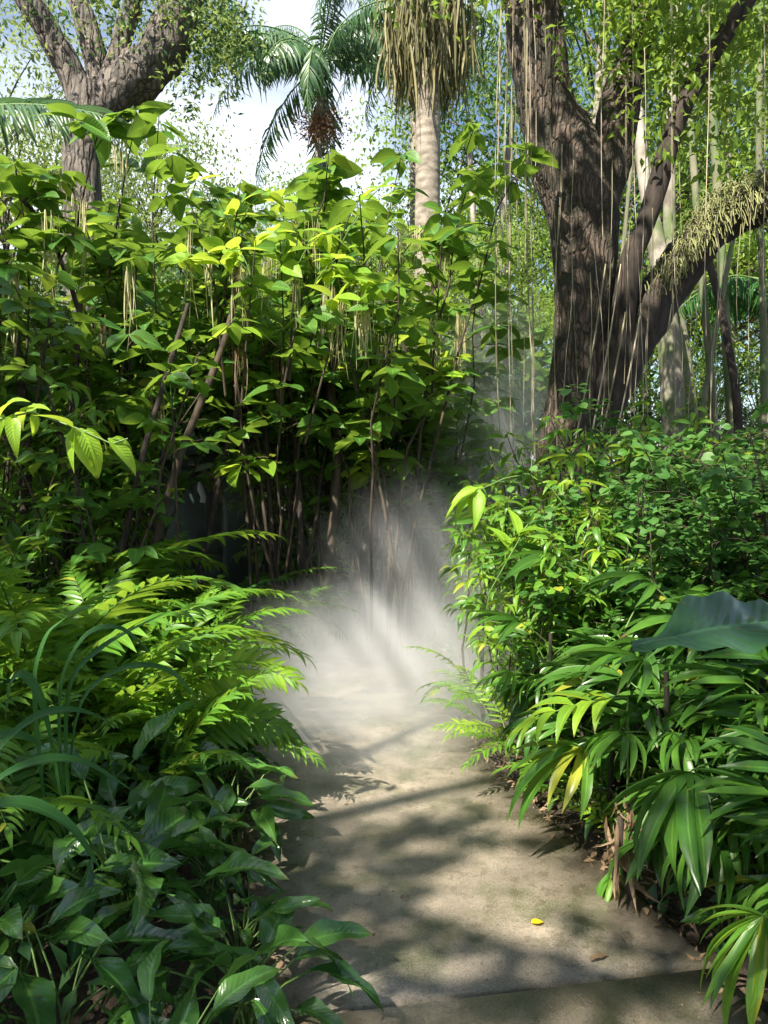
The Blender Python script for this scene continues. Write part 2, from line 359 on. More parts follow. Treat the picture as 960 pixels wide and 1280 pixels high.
def frond_mesh(mb, base, az, e0, ln, npairs, lfl, mat, rmat='stem', bend=1.1, T=T_leaflet, ang=.95, rr=.005, bare=.22, hang=0., wid=1., tipshort=.45, vee=.25, roll=0.):
    n_ = 14; t = np.linspace(0, 1, n_); el = e0 - bend * t ** 1.2
    st = ln / (n_ - 1); pts = [np.asarray(base, float)]
    azs = az + U(-.25, .25) * t
    for i in range(1, n_): pts.append(pts[-1] + rdir(azs[i], el[i]) * st)
    pts = np.array(pts); mb.tube(pts, np.linspace(rr, rr * .3, n_), rmat, 4)
    tt = bare + (1 - bare) * (np.arange(npairs) + .5) / npairs
    for sd in (-1, 1):
        ts = np.clip(tt + rng.uniform(-.004, .004, npairs), 0, 1)
        pos = np.stack([np.interp(ts, t, pts[:, k]) for k in range(3)], 1)
        e = np.interp(ts, t, el); a_ = np.interp(ts, t, azs)
        fwd = np.stack([np.cos(a_) * np.cos(e), np.sin(a_) * np.cos(e), np.sin(e)], 1)
        side = np.stack([-np.sin(a_), np.cos(a_), 0 * a_], 1) * sd; up = np.cross(fwd, side) * sd
        up = np.where(up[:, 2:] < 0, -up, up)
        side, up = side * math.cos(roll) + sd * up * math.sin(roll), up * math.cos(roll) - side * sd * math.sin(roll)
        aa = ang * (1 - .55 * ts ** 2)[:, None] + rng.normal(0, .05, (npairs, 1))
        d = fwd * np.cos(aa) + side * np.sin(aa) + up * vee + V(0, 0, -hang) + rng.normal(0, .03, (npairs, 3))
        L_ = lfl * np.sin(math.pi * np.clip(.18 + .82 * (ts - bare) / (1 - bare) * tipshort * 2, 0, 1) ** .8) ** .6 * rng.uniform(.88, 1.1, npairs)
        L_ = np.maximum(L_, lfl * .4)
        mb.leaves(T, pos, d, up + rng.normal(0, .12, (npairs, 3)), L_, mat, wid=wid)
    mb.leaves(T, pts[-1], rdir(azs[-1], el[-1]), V(0, 0, 1), lfl * .6, mat, wid=wid)
def mk_fern(nf=9, ln=.95, mat='frond', lfl=.15, npairs=15, h0=.15, e=(.7, 1.35), name='fern_palm', T=T_leaflet, bend=1.2, wid=1., hang=.06):
    def f():
        root = thing(name, (0, 0, 0))
        for k in range(nf):
            mb = MB(); az = k * 2.4 + U(-.3, .3)
            frond_mesh(mb, V(0.02 * math.cos(az), .02 * math.sin(az), h0 * U(0, 1)), az, U(*e), ln * U(.75, 1.15), npairs, lfl, mat, bend=bend * U(.7, 1.2), hang=hang, T=T, wid=wid, roll=U(-.35, .35), ang=1.12, vee=.12)
            mb.build('frond', root)
        return root
    return f
def fan_leaf(mb, base, az, e, pet, seg, nseg, mat, spread=1.2, T=T_straplet, droopf=.3, wid=1.):
    d = rdir(az, e); tip = np.asarray(base) + d * pet + V(0, 0, -.08 * pet)
    mb.tube(bez(np.asarray(base, float), np.asarray(base) + d * pet * .5 + V(0, 0, .05 * pet), tip, 5), np.linspace(.005, .003, 5), 'stem', 4)
    side = nrm(np.cross(d, V(0, 0, 1))); up = nrm(np.cross(side, d))
    an = np.linspace(-spread, spread, nseg) + rng.normal(0, .05, nseg)
    dd = np.cos(an)[:, None] * nrm(d + V(0, 0, -droopf)) + np.sin(an)[:, None] * side + rng.normal(0, .04, (nseg, 3))
    mb.leaves(T, np.repeat(tip[None], nseg, 0), dd, up + rng.normal(0, .15, (nseg, 3)), seg * rng.uniform(.7, 1.1, nseg) * (1 - .15 * np.abs(an)), mat, wid=wid)
def mk_rhapis(ncane=4, h=.9, mat='strap', name='lady_palm'):
    def f():
        root = thing(name, (0, 0, 0)); st = MB()
        for c in range(ncane):
            b0 = V(U(-.14, .14), U(-.14, .14), 0); top = b0 + V(U(-.15, .15), U(-.15, .15), h * U(.5, .85))
            st.tube(bez(b0, (b0 + top) / 2 + V(U(-.04, .04), 0, 0), top, 5), .011, 'bark_dark', 6)
            lf = MB()
            for k in range(6):
                az = k * 2.4 + U(0, 6) * .2 + c; q = b0 + (top - b0) * (.55 + .45 * k / 5)
                fan_leaf(lf, q, az, U(.2, 1.0), U(.12, .3), U(.26, .4), random.choice((7, 8, 10)), mat, U(.9, 1.35), droopf=U(.1, .6), wid=.78)
            lf.build('fan_leaves', root)
        st.build('canes', root)
        return root
    return f
def mk_shrub(nst=6, h=3.6, spread=.8, mat='big', T=T_big, Ln=.26, nwh=10, per=6, start=.5, name='large_leaf_shrub', tw=.017, wob=.7, young_lit_p=.06, twl=.45, mat2='young_lit'):
    def f():
        root = thing(name, (0, 0, 0)); lf = MB()
        for s in range(nst):
            st = MB(); az = s * 2.4 + U(-.4, .4); hh = h * U(.7, 1.05); sp = spread * U(.4, 1.2)
            n_ = 9; t = np.linspace(0, 1, n_)
            b0 = V(U(-.2, .2), U(-.15, .15), 0)
            pts = b0 + np.stack([math.cos(az) * sp * t ** 1.5, math.sin(az) * sp * t ** 1.5, hh * t], 1) + np.cumsum(rng.normal(0, wob * .1, (n_, 3)), 0) * t[:, None]
            st.tube(pts, np.linspace(tw * U(.8, 1.3), tw * .25, n_), 'twig', 6)
            for k in range(nwh):
                q = start + (1 - start) * (k + U(0, 1)) / nwh; p0 = V(*[np.interp(q, t, pts[:, i]) for i in range(3)])
                a2 = U(0, 6.28); tl = twl * U(.4, 1.2) * (1.2 - q * .6); p2 = p0 + rdir(a2, U(-.1, .8)) * tl
                if k == nwh - 1: p2 = pts[-1]
                else: st.tube(bez(p0, (p0 + p2) / 2 + V(0, 0, .06), p2, 4), np.linspace(tw * .3, tw * .13, 4), 'twig', 4)
                m2 = per + random.randint(-1, 1); aa = a2 + np.arange(m2) * 2.4; ee = rng.uniform(-.5, .3, m2)
                d = np.stack([np.cos(aa) * np.cos(ee), np.sin(aa) * np.cos(ee), np.sin(ee)], 1)
                pos = p2 + d * .03 - nrm(p2 - p0)[None] * rng.uniform(0, .1, m2)[:, None]
                lf.leaves(T, pos, d, V(0, 0, 1) + rng.normal(0, .35, (m2, 3)), Ln * rng.uniform(.6, 1.15, m2), mat if U(0, 1) > young_lit_p else mat2)
            st.build('stem', root)
        lf.build('foliage', root)
        return root
    return f
def mk_tree(h=9, cr=2.6, ncl=56, per=190, mat='tree1', bark='bark_grey', lsz=.105, tr=.12, trunk_frac=.35, name='broadleaf_tree', oval=1.3, lean=.0, cs=.42):
    def f():
        root = thing(name, (0, 0, 0)); t = MB(); n_ = 9; s = np.linspace(0, 1, n_); top = h * .9
        pts = np.stack([lean * s ** 1.5 + .25 * np.sin(s * 4 + U(0, 6)) * s, .2 * np.sin(s * 3 + U(0, 6)) * s, top * s], 1)
        t.tube(pts, np.linspace(tr, tr * .2, n_), bark, 8, rough=.2)
        cc = V(lean, 0, h * (trunk_frac + (1 - trunk_frac) / 2)); rz_ = h * (1 - trunk_frac) / 2
        for k in range(ncl):
            d = nrm(rng.normal(size=3)); r_ = U(.35, 1) ** .5
            c = cc + d * V(cr, cr, rz_) * r_
            q = min(.95, max(trunk_frac * .8, (c[2] - .25 * cr) / top * .9)); p0 = V(*[np.interp(q, s, pts[:, i]) for i in range(3)])
            t.tube(bez(p0, (p0 + c) / 2 + V(0, 0, .15 * cr), c, 5), np.linspace(tr * .22, tr * .05, 5), bark, 4)
            kk = int(per * U(.6, 1.3)); x = rng.normal(size=(kk, 3)) * V(1, 1, .6) * cs * U(.7, 1.3); 
            if k == 0: A = []
            A.append((c + x, kk, U(0, 1)))
        t.build('trunk', root); lf = MB()
        for pos, kk, ti in A:
            lf.leaves(T_small, pos, nrm(rng.normal(size=(kk, 3)) + V(0, 0, -.35)), V(0, 0, 1) + rng.normal(0, .5, (kk, 3)), lsz * rng.uniform(.6, 1.3, kk), mat, tint=np.clip(ti + rng.normal(0, .18, kk), 0, 1))
        lf.build('crown', root)
        return root
    return f

# ------------------------------------------------------------------ ground and path
def path_c(y): return float(np.interp(y, [0, 2, 2.56, 3.46, 5.2, 7, 9, 12, 16, 24], [.62, .47, .33, .08, -.28, -.5, -.5, .1, 1.4, 5]))
HW = .70
g = MB(); gx = np.concatenate([np.linspace(-60, -6, 10), np.linspace(-5.5, 6, 47), np.linspace(7, 60, 10)]); gy = np.concatenate([np.linspace(-30, -2, 8), np.linspace(-1.5, 16, 71), np.linspace(17, 90, 20)])
vv = []
for y in gy:
    for x in gx:
        d_ = max(0, abs(x - path_c(y)) - HW); vv.append((x, y, -.03 + min(.16, d_ * .22) * (.7 + .5 * mnoise.noise(Vector((x * .8, y * .8, 0)))) + (.04 * mnoise.noise(Vector((x * 3, y * 3, 1))) if d_ > .15 else 0)))
nx = len(gx); ff = [[i * nx + j, i * nx + j + 1, (i + 1) * nx + j + 1, (i + 1) * nx + j] for i in range(len(gy) - 1) for j in range(nx - 1)]
g.raw(vv, ff, np.zeros((len(vv), 3)), 'soil'); tag(g.build('ground'), None, None, kind='structure')
pb = MB()
def slab(y0, y1):
    ys = np.linspace(y0, y1, 16); top = []; 
    for y in ys:
        k = (path_c(y + .05) - path_c(y - .05)) / .1; c = V(path_c(y), y, 0); nn = nrm(V(1, -k * .72, 0))
        for s in (-1, -.5, 0, .5, 1):
            q = c + nn * s * (HW + .012 * mnoise.noise(Vector((s, y * 5, 0)))); top.append((q[0], q[1], .03))
    n_ = 5; top = np.array(top); bot = top.copy(); bot[:, 2] = -.09; m_ = len(top)
    f = [[i * n_ + j, i * n_ + j + 1, (i + 1) * n_ + j + 1, (i + 1) * n_ + j] for i in range(15) for j in range(4)]
    f += [[i * n_, (i + 1) * n_, (i + 1) * n_ + m_, i * n_ + m_] for i in range(15)] + [[i * n_ + 4, i * n_ + 4 + m_, (i + 1) * n_ + 4 + m_, (i + 1) * n_ + 4] for i in range(15)]
    f += [[j, j + m_, j + 1 + m_, j + 1] for j in range(4)] + [[15 * n_ + j, 15 * n_ + j + 1, 15 * n_ + j + 1 + m_, 15 * n_ + j + m_] for j in range(4)]
    pb.raw(np.concatenate([top, bot]), f, np.zeros((2 * m_, 3)), 'conc')
JY = 2.365
slab(-3, JY - .012); slab(JY + .012, 6.9); slab(6.92, 11.5); slab(11.52, 18)
tag(pb.build('path', smooth=False), None, None, kind='structure')

# small things on the path
def fallen(px, d, ln, rz, mat, label, wid=1., T=T_big, name='fallen_leaf', up=V(0, 0, 1)):
    b = MB(); p0 = G(px, d) + V(0, 0, .04); b.leaves(T, p0, rdir(rz, .12), up, ln, mat, tint=.5, wid=wid)
    tag(b.build(name, loc=p0), label, 'leaf')
fallen(668, 2.72, .045, .1, 'yellow', 'small bright yellow leaf lying alone on the sunlit part of the concrete path', 1.2)
fallen(744, 2.5, .09, .5, 'dead', 'curled brown dead leaf just beyond the joint in the concrete path', 1., T=T_broad)

# ------------------------------------------------------------------ left bed: glossy broad leaves near, fern palms behind
pool = Pool([mk_broad(17, .42, Ln=.31), mk_broad(15, .5, Ln=.33), mk_broad(19, .36, Ln=.28), mk_broad(15, .46, Ln=.36, wid=.85), mk_broad(16, .4, Ln=.3, wid=1.2)])
objs = []
for y in np.arange(1.25, 4.7, .42):
    xe = path_c(y) - HW - .02
    for k in range(8):
        x = xe - .06 - k * .36 + U(-.09, .09) - max(0, 2.4 - y) * .45
        if x / y < -.62 or (y > 3.6 and k > 1): continue
        objs.append(pool.get((x, y + U(-.12, .12), .02), U(0, 6.3), U(.8, 1.15) * (.78 if k == 0 else 1.02)))
rows(objs, 'glossy dark broad-leaved clump', 'plant', 'broad-leaved clumps along the left of the path', 'left of the path', .42)
# fern palms
pool = Pool([mk_fern(8, 1.0, lfl=.165, npairs=19), mk_fern(9, .95, lfl=.15, npairs=20), mk_fern(7, 1.1, lfl=.175, npairs=19)])
objs = []
spots = [(-.98, 3.35, .8), (-1.15, 3.9, .95), (-1.55, 3.6, 1.1), (-2.0, 3.7, 1.4), (-1.5, 4.3, 1.3), (-1.95, 4.4, 1.65), (-2.45, 4.4, 1.75), (-1.3, 4.9, 1.1), (-2.3, 5.0, 1.75), (-2.8, 5.2, 1.8), (-2.0, 3.1, 1.), (-1.55, 2.9, .85), (-1.8, 5.2, 1.3), (-1.7, 3.95, 1.25), (-2.2, 4.05, 1.35)]
for x, y, s in spots: objs.append(pool.get((x, y, .1), U(0, 6.3), s))
rows(objs, 'bright green fern palm with feather fronds', 'fern palm', 'fern palms in the left bed', 'left of the path', .8)
# the two sunlit fronds that reach over the path, one plant each
for (tx, ty, d_, bx, lab) in ((322, 800, 3.75, 190, 'sunlit yellow-green fern palm whose upper frond leans out over the misty path'), (338, 905, 3.65, 215, 'sunlit fern palm with a low frond drooping to the path edge, below the brighter one')):
    root = thing('fern_palm', G(bx, d_) + V(0, 0, .1)); T_ = P(tx, ty, d_)
    b0 = V(0, 0, .35 if ty < 850 else .25); tgt = T_ - np.array(root.location)
    for k in range(5):
        mb = MB(); ln = float(np.linalg.norm(tgt - b0)) * 1.22
        if k == 0: frond_mesh(mb, b0, math.atan2(tgt[1], tgt[0]), .95 if ty < 850 else .8, ln, 18, .18, 'young_lit' if ty < 850 else 'frond', bend=1.35, wid=1.0, hang=.0, vee=.02, roll=.85, ang=1.15)  # upper frond has its sunlight in the paler leaf colour
        else: frond_mesh(mb, b0, k * 1.3 + U(0, .6), U(.7, 1.2), ln * .9, 15, .14, 'frond', hang=.15)
        mb.build('frond', root)
    tag(root, lab, 'fern palm')
# shaded fern palms behind, in the mist
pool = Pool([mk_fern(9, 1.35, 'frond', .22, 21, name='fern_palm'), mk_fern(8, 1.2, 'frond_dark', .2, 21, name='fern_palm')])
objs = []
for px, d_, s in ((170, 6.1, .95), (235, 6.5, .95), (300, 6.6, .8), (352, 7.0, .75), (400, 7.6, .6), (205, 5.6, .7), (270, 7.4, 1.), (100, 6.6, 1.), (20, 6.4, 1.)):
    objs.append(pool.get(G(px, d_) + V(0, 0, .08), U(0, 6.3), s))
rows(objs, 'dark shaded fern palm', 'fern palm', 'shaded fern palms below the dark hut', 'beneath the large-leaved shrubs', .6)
# long strap leaves in front of the fern palms
def strap_plant(px, py, d_, specs, label, mat='strap', width=.05):
    c = P(px, py, d_); root = thing('strap_leaf_plant', V(c[0], c[1], .05)); lf = MB()
    for (ex, ey, ed, arch) in specs:
        e_ = P(ex, ey, ed) - np.array(root.location); b0 = V(0, 0, .02); mid = b0 * .6 + e_ * .4; mid[2] = max(b0[2], e_[2]) + arch
        b_ = bez(b0, mid, e_, 13); t = np.linspace(0, 1, 13); wd = width * np.minimum(1, t * 2 + .2) * np.minimum(1, (1 - t) * 2.6 + .03) / 2
        tg = nrm(np.gradient(b_, axis=0)); sd = nrm(np.cross(tg, V(0, 0, 1))); up = np.cross(sd, tg)
        v = np.stack([b_ - sd * wd[:, None] + up * wd[:, None] * .4, b_, b_ + sd * wd[:, None] + up * wd[:, None] * .4], 1).reshape(-1, 3)
        a = np.array([[k / 2, q, .4 + .3 * math.sin(ex)] for q in t for k in range(3)])
        lf.raw(v, [[i * 3 + j, i * 3 + j + 1, i * 3 + j + 4, i * 3 + j + 3] for i in range(12) for j in range(2)], a, mat)
    lf.build('leaves', root); tag(root, label, 'plant'); return root
def blades(base, d0, polys, label, width):
    root = thing('strap_leaf_plant', G(base, d0) + V(0, 0, .05)); o_ = np.array(root.location); lf = MB()
    for q in polys:
        pts = [V(U(-.04, .04), U(-.04, .04), 0)] + [P(a, b_, c) - o_ for a, b_, c in q]; pts = np.array(pts); t = np.linspace(0, len(pts) - 1, 22)
        c = np.stack([np.interp(t, np.arange(len(pts)), pts[:, k]) for k in range(3)], 1)
        for _ in range(4): c[1:-1] = (c[:-2] + 2 * c[1:-1] + c[2:]) / 4
        tt = np.linspace(0, 1, 22); wd = width * U(.8, 1.1) * np.minimum(1, tt * 1.6 + .15) * np.minimum(1, (1 - tt) * 2.4 + .02) / 2
        tg = nrm(np.gradient(c, axis=0)); sd = nrm(np.cross(tg, V(-.2, -.5, 1))); up = np.cross(sd, tg)
        v = np.stack([c - sd * wd[:, None] + up * wd[:, None] * .35, c, c + sd * wd[:, None] + up * wd[:, None] * .35], 1).reshape(-1, 3)
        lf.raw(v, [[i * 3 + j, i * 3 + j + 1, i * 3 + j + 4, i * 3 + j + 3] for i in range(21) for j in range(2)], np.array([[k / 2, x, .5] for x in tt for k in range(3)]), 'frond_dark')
    lf.build('leaves', root); tag(root, label, 'plant')
blades(-80, 2.0, [[(-30, 985, 2.0), (43, 950, 2.0), (103, 948, 2.05), (168, 990, 2.1)], [(-40, 1010, 1.8), (30, 1000, 1.8), (90, 1030, 1.85), (128, 1090, 1.9)], [(-30, 960, 2.1), (43, 893, 2.15), (100, 885, 2.2), (160, 915, 2.3)], [(-30, 930, 2.2), (20, 915, 2.2), (60, 935, 2.2)]], 'long green strap leaves sweeping in low from the left edge over the glossy clumps', .036)
blades(70, 2.75, [[(68, 860, 2.7), (106, 790, 2.7), (150, 780, 2.7), (195, 822, 2.75)], [(80, 850, 2.7), (140, 800, 2.75), (215, 762, 2.8)], [(40, 850, 2.7), (60, 790, 2.7), (85, 770, 2.7)], [(60, 880, 2.6), (30, 840, 2.6), (14, 850, 2.6), (6, 905, 2.6)], [(90, 870, 2.7), (160, 830, 2.75), (215, 835, 2.8), (250, 880, 2.8)]], 'dark arching strap-leaved plant standing among the bright fern palms', .036)
# young sprig from the left edge
def branch_sprig(name, p, leaves_, mat, label, cat='branch', T=T_lance, r=.005, wid=1.2):
    root = thing(name, p[0]); b = MB(); b.tube(np.array(p) - p[0], np.linspace(r, r * .5, len(p)), 'stem', 6); b.build('twig', root)
    lf = MB()
    for (q, tip) in leaves_:
        dv = tip - q; lf.leaves(T, q - p[0], dv, V(0, -.5, 1) + rng.normal(0, .2, 3), np.linalg.norm(dv), mat, tint=U(.4, 1), wid=wid)
    lf.build('leaves', root); tag(root, label, cat); return root
d_ = 2.6; pp = [P(a, b, c) for a, b, c in ((-260, 640, 2.9), (-120, 560, 2.7), (-20, 528, 2.6), (40, 515, d_), (95, 535, d_), (140, 555, d_), (160, 548, d_))]
branch_sprig('young_branch', pp, [(P(a, b, d_), P(c, e, d_ + U(-.12, .12))) for a, b, c, e in ((0, 520, 14, 476), (5, 518, -14, 560), (15, 518, 22, 560), (40, 515, 52, 552), (45, 516, 0, 500), (90, 534, 124, 597), (100, 535, 132, 600), (92, 535, 45, 505), (135, 548, 188, 584), (140, 548, 178, 552), (105, 540, 150, 542), (92, 535, 80, 590), (25, 515, 60, 500))], 'young_lit', 'sprig of translucent yellow-green leaves reaching in from the left edge above the fern palms')

# ------------------------------------------------------------------ big-leaved shrubs left and centre
pool = Pool([mk_shrub(7, 3.9, 1.), mk_shrub(6, 3.5, 1.1, start=.42), mk_shrub(7, 4.2, .9), mk_shrub(6, 3.2, 1., Ln=.22, start=.38)])
objs = []
for px, d_, s in ((-30, 6.0, 1.), (70, 6.6, 1.05), (150, 7.6, 1.12), (120, 5.7, .92), (190, 7.2, 1.1), (345, 8.2, 1.15), (345, 7.1, .98), (420, 7.9, 1.0), (455, 8.8, 1.08), (505, 7.6, .98), (30, 8.0, 1.15), (560, 8.2, 1.02), (400, 9.4, 1.25), (600, 9.6, 1.1), (480, 6.9, .95), (230, 10.6, 1.3), (300, 10.8, 1.3)):
    objs.append(pool.get(G(px, d_) + V(0, 0, .03), U(0, 6.3), s * (1.08 if px > 320 else .97 if px in (120, 150) else .9 if px == 190 else 1.08)))
rows(objs, 'tall shrub with large oval leaves', 'shrub', 'large-leaved shrubs left of the mist', 'left of the mist', .9)
# sunlit top sprays
objs = []
def spray(px, py, d_, lab, n_=9, Ln=.21, mat='young_lit', sp=.32):
    c = P(px, py, d_); root = thing('sunlit_spray', c); lf = MB(); b = MB(); foot = V(c[0] + U(-.5, .1), c[1] + .3, c[2] - U(1.0, 1.5)) - c
    b.tube(bez(foot, foot * .4 + V(0, 0, .1), V(0, 0, 0), 7), np.linspace(.012, .004, 7), 'twig', 5)
    for k in range(3):
        e_ = V(U(-sp, sp), U(-sp, sp) * .6, U(-.2, .15)); b.tube(bez(foot * .25, e_ * .4, e_, 5), np.linspace(.006, .003, 5), 'stem', 4)
        m_ = n_ // 3 + 1; aa = U(0, 6) + np.arange(m_) * 2.2; ee = rng.uniform(-.6, .5, m_)
        d = np.stack([np.cos(aa) * np.cos(ee), np.sin(aa) * np.cos(ee), np.sin(ee)], 1)
        lf.leaves(T_big, e_ + d * .02, d, V(-.3, -.5, 1) + rng.normal(0, .35, (m_, 3)), Ln * rng.uniform(.7, 1.15, m_), mat)
    b.build('stem', root); lf.build('leaves', root); tag(root, lab, 'branch', 'sunlit leafy branches at the top of the shrubs')
for px, py, d_, lab in ((262, 300, 6.2, 'sunlit branch of large pale green leaves, the leftmost of the lit ones'), (320, 300, 6.0, 'brightest branch of large yellow-green leaves at the middle of the shrub top'),
    (372, 292, 6.1, 'sunlit leafy branch just right of the brightest one'), (385, 345, 6.0, 'sunlit branch of yellow leaves hanging over the pale tassels'), (440, 350, 6.1, 'sunlit leafy branch above the longest white tassel'),
    (440, 262, 6.4, 'small upright sunlit sprig with three oval leaves'), (300, 245, 6.4, 'topmost sunlit leafy branch on the shrub, left of centre'), (500, 375, 6.6, 'half shaded leafy branch at the right end of the shrub'), (212, 445, 5.4, 'low branch of broad green leaves in front of the dark stems')):
    spray(px, py, d_, lab, mat='young_lit' if py < 400 and px < 450 else 'big', n_=12)  # sunlit sprays take the paler leaf, sunshine put into the tint
for px, py, d_, s in ((130, 140, 6.3, .3), (165, 175, 6.5, .28)):
    spray(px, py, d_, f'tall shaded leafy top in front of the big forked tree, {"upper" if py < 150 else "lower"} of two', mat='big', n_=14, Ln=.3)
# hanging pale tassels
objs = []
for px, py, d_, ln, mat, c_ in ((298, 335, 6.1, .5, 'tassel', 26), (337, 325, 6.1, .42, 'tassel', 30), (371, 345, 6.1, .4, 'tassel', 12), (412, 360, 6.1, .55, 'tassel', 30), (454, 355, 6.1, .62, 'tassel', 46), (425, 380, 6.1, .55, 'tassel', 22), (505, 285, 6.6, .3, 'tassel', 30), (520, 290, 6.6, .35, 'tassel', 30), (545, 400, 7, .7, 'tassel', 40), (575, 395, 7, .7, 'tassel', 36), (262, 280, 6.3, .8, 'tassel', 10), (236, 290, 6.3, .9, 'tassel', 8), (150, 170, 6.4, .6, 'tassel', 18), (60, 270, 6., .8, 'tassel', 14), (100, 250, 6.3, .8, 'tassel', 16), (130, 400, 6, .3, 'dead', 24), (395, 280, 6.6, .6, 'tassel', 14), (480, 420, 6.8, .8, 'tassel', 30), (160, 330, 6.2, .8, 'tassel', 12), (350, 440, 7, .6, 'dead', 16), (195, 500, 6, .4, 'dead', 14), (20, 330, 6, .9, 'tassel', 12), (555, 300, 7.2, .5, 'tassel', 26), (300, 430, 6.4, .5, 'dead', 14)):
    b = MB(); c = P(px, py, d_); k = c_
    b.leaves(T_strand, rng.normal(0, 1, (k, 3)) * V(.035, .03, .03), V(0, 0, -1) + rng.normal(0, .035, (k, 3)), rng.normal(size=(k, 3)), ln * rng.uniform(.3, 1.05, k), mat, wid=.8)
    o = b.build('hanging_tassel'); o.location = tuple(c); objs.append((px, o))
objs.sort(key=lambda q: q[0])
for i, (px, o) in enumerate(objs): tag(o, f'thin tassel of thread-like strands hanging among the large leaves, {ordn(i)} from the left', 'tassel', 'tassels hanging from the large-leaved shrubs')
# leaning dark stems
objs = []
for i, (q, r_) in enumerate((([(150, 700, 6.0), (215, 590, 6.0), (265, 470, 6.1), (290, 400, 6.2), (300, 300, 6.4)], .035), ([(110, 700, 5.8), (180, 560, 5.9), (205, 480, 6.0), (235, 380, 6.2)], .028), ([(60, 700, 6.2), (100, 560, 6.2), (115, 430, 6.3), (60, 280, 6.3), (0, 225, 6.3)], .025),
    ([(400, 730, 7.2), (425, 560, 7.3), (410, 480, 7.4), (430, 400, 7.4)], .055), ([(425, 720, 7.6), (470, 640, 7.6), (530, 600, 7.8), (600, 575, 8.2)], .06), ([(380, 720, 7.4), (372, 560, 7.4), (350, 440, 7.5)], .035), ([(440, 715, 7.8), (452, 560, 7.9), (490, 420, 8.0)], .04), ([(350, 720, 7.4), (335, 600, 7.4), (330, 480, 7.5)], .03), ([(20, 720, 6), (35, 560, 6.1), (20, 420, 6.2)], .05), ([(95, 700, 6.2), (88, 560, 6.2), (100, 380, 6.3)], .04), ([(230, 720, 7), (285, 540, 7), (330, 430, 7.1), (430, 350, 7.2)], .03),
    ([(505, 700, 8.4), (512, 560, 8.4), (505, 420, 8.5)], .045), ([(150, 700, 6.8), (160, 500, 6.8), (170, 330, 6.9)], .02), ([(535, 700, 8.8), (538, 480, 8.8), (545, 330, 8.8)], .07), ([(410, 710, 8), (395, 560, 8), (405, 400, 8)], .02), ([(365, 720, 7.8), (358, 500, 7.8), (372, 330, 7.8)], .018), ([(475, 705, 8.2), (480, 560, 8.2), (462, 380, 8.2)], .025))):
    pts = np.array([P(*k) for k in q]); pts[0][2] = 0; t = np.linspace(0, len(pts) - 1, 14); cc_ = np.stack([np.interp(t, np.arange(len(pts)), pts[:, k]) for k in range(3)], 1)
    cc_[1:-1] = (cc_[:-2] + 2 * cc_[1:-1] + cc_[2:]) / 4; b = MB(); b.tube(cc_, np.linspace(r_, r_ * .6, 14), 'bark_dark' if i % 3 else 'twig', 8, rough=.2, rs=6)
    o = b.build('bare_sapling', loc=cc_[0]); objs.append(((q[0][0] + q[1][0]) / 2, o, 'thick' if r_ > .04 else 'thin'))
objs.sort(key=lambda q: q[0])
for i, (px, o, s) in enumerate(objs): tag(o, f'{s} dark bare sapling stem under the large-leaved shrubs, {ordn(i)} from the left', 'stem', 'dark bare stems under the shrubs')
# ------------------------------------------------------------------ dark garden hut
hc = P(262, 700, 9.3); hut = thing('garden_hut', (hc[0], 9.3, 0), R(-18))
b = MB(); b.box((-.3, 0, 1.0), (.5, .7, 2.0), 'paint'); b.build('wall', hut, smooth=False)
b = MB(); b.box((.42, -.02, 1.0), (.07, .7, 2.0), 'paint'); b.build('corner_post', hut, smooth=False)
b = MB(); b.box((.17, .3, 1.0), (.44, .05, 1.95), 'black'); b.box((.17, .02, .35), (.43, .6, .7), 'black'); b.build('doorway_back', hut, smooth=False)  # near-black boxes paint the shade inside the open doorway
b = MB(); b.box((0, -.05, 2.0), (1.15, 1.05, .05), 'paint', tilt=.16); b.box((0, -.57, 1.92), (1.15, .04, .13), 'paint', tilt=.16); b.box((.0, -.4, 1.82), (.96, .04, .12), 'paint', tilt=.16); b.build('roof', hut, smooth=False)
tag(hut, 'small dark green painted hut with an open doorway behind the fern palms', 'hut')
b = MB(); b.tube([(0, 0, 0), (0, 0, .9), (0, 0, 1.36)], .012, 'black', 8); b.tube([(0, 0, 1.36), (.01, 0, 1.42), (-.02, 0, 1.5), (-.03, 0, 1.58)], [.03, .03, .035, .015], 'whitepaint', 10)  # dark pole added to carry the small white shape; not a lamp
o = b.build('white_topped_post'); o.location = tuple(G(253, 8.4)); tag(o, 'small white-topped thin post standing in front of the dark green hut', 'post')
b = MB(); frond_mesh(b, V(0, 0, 0), R(-10), -.1, .55, 12, .22, 'dead', rmat='root', bend=1.3, hang=.9, wid=1.2)
o = b.build('dead_frond'); o.location = tuple(P(235, 580, 8.2)); tag(o, 'yellow-brown dead frond hanging in front of the dark hut', 'frond')

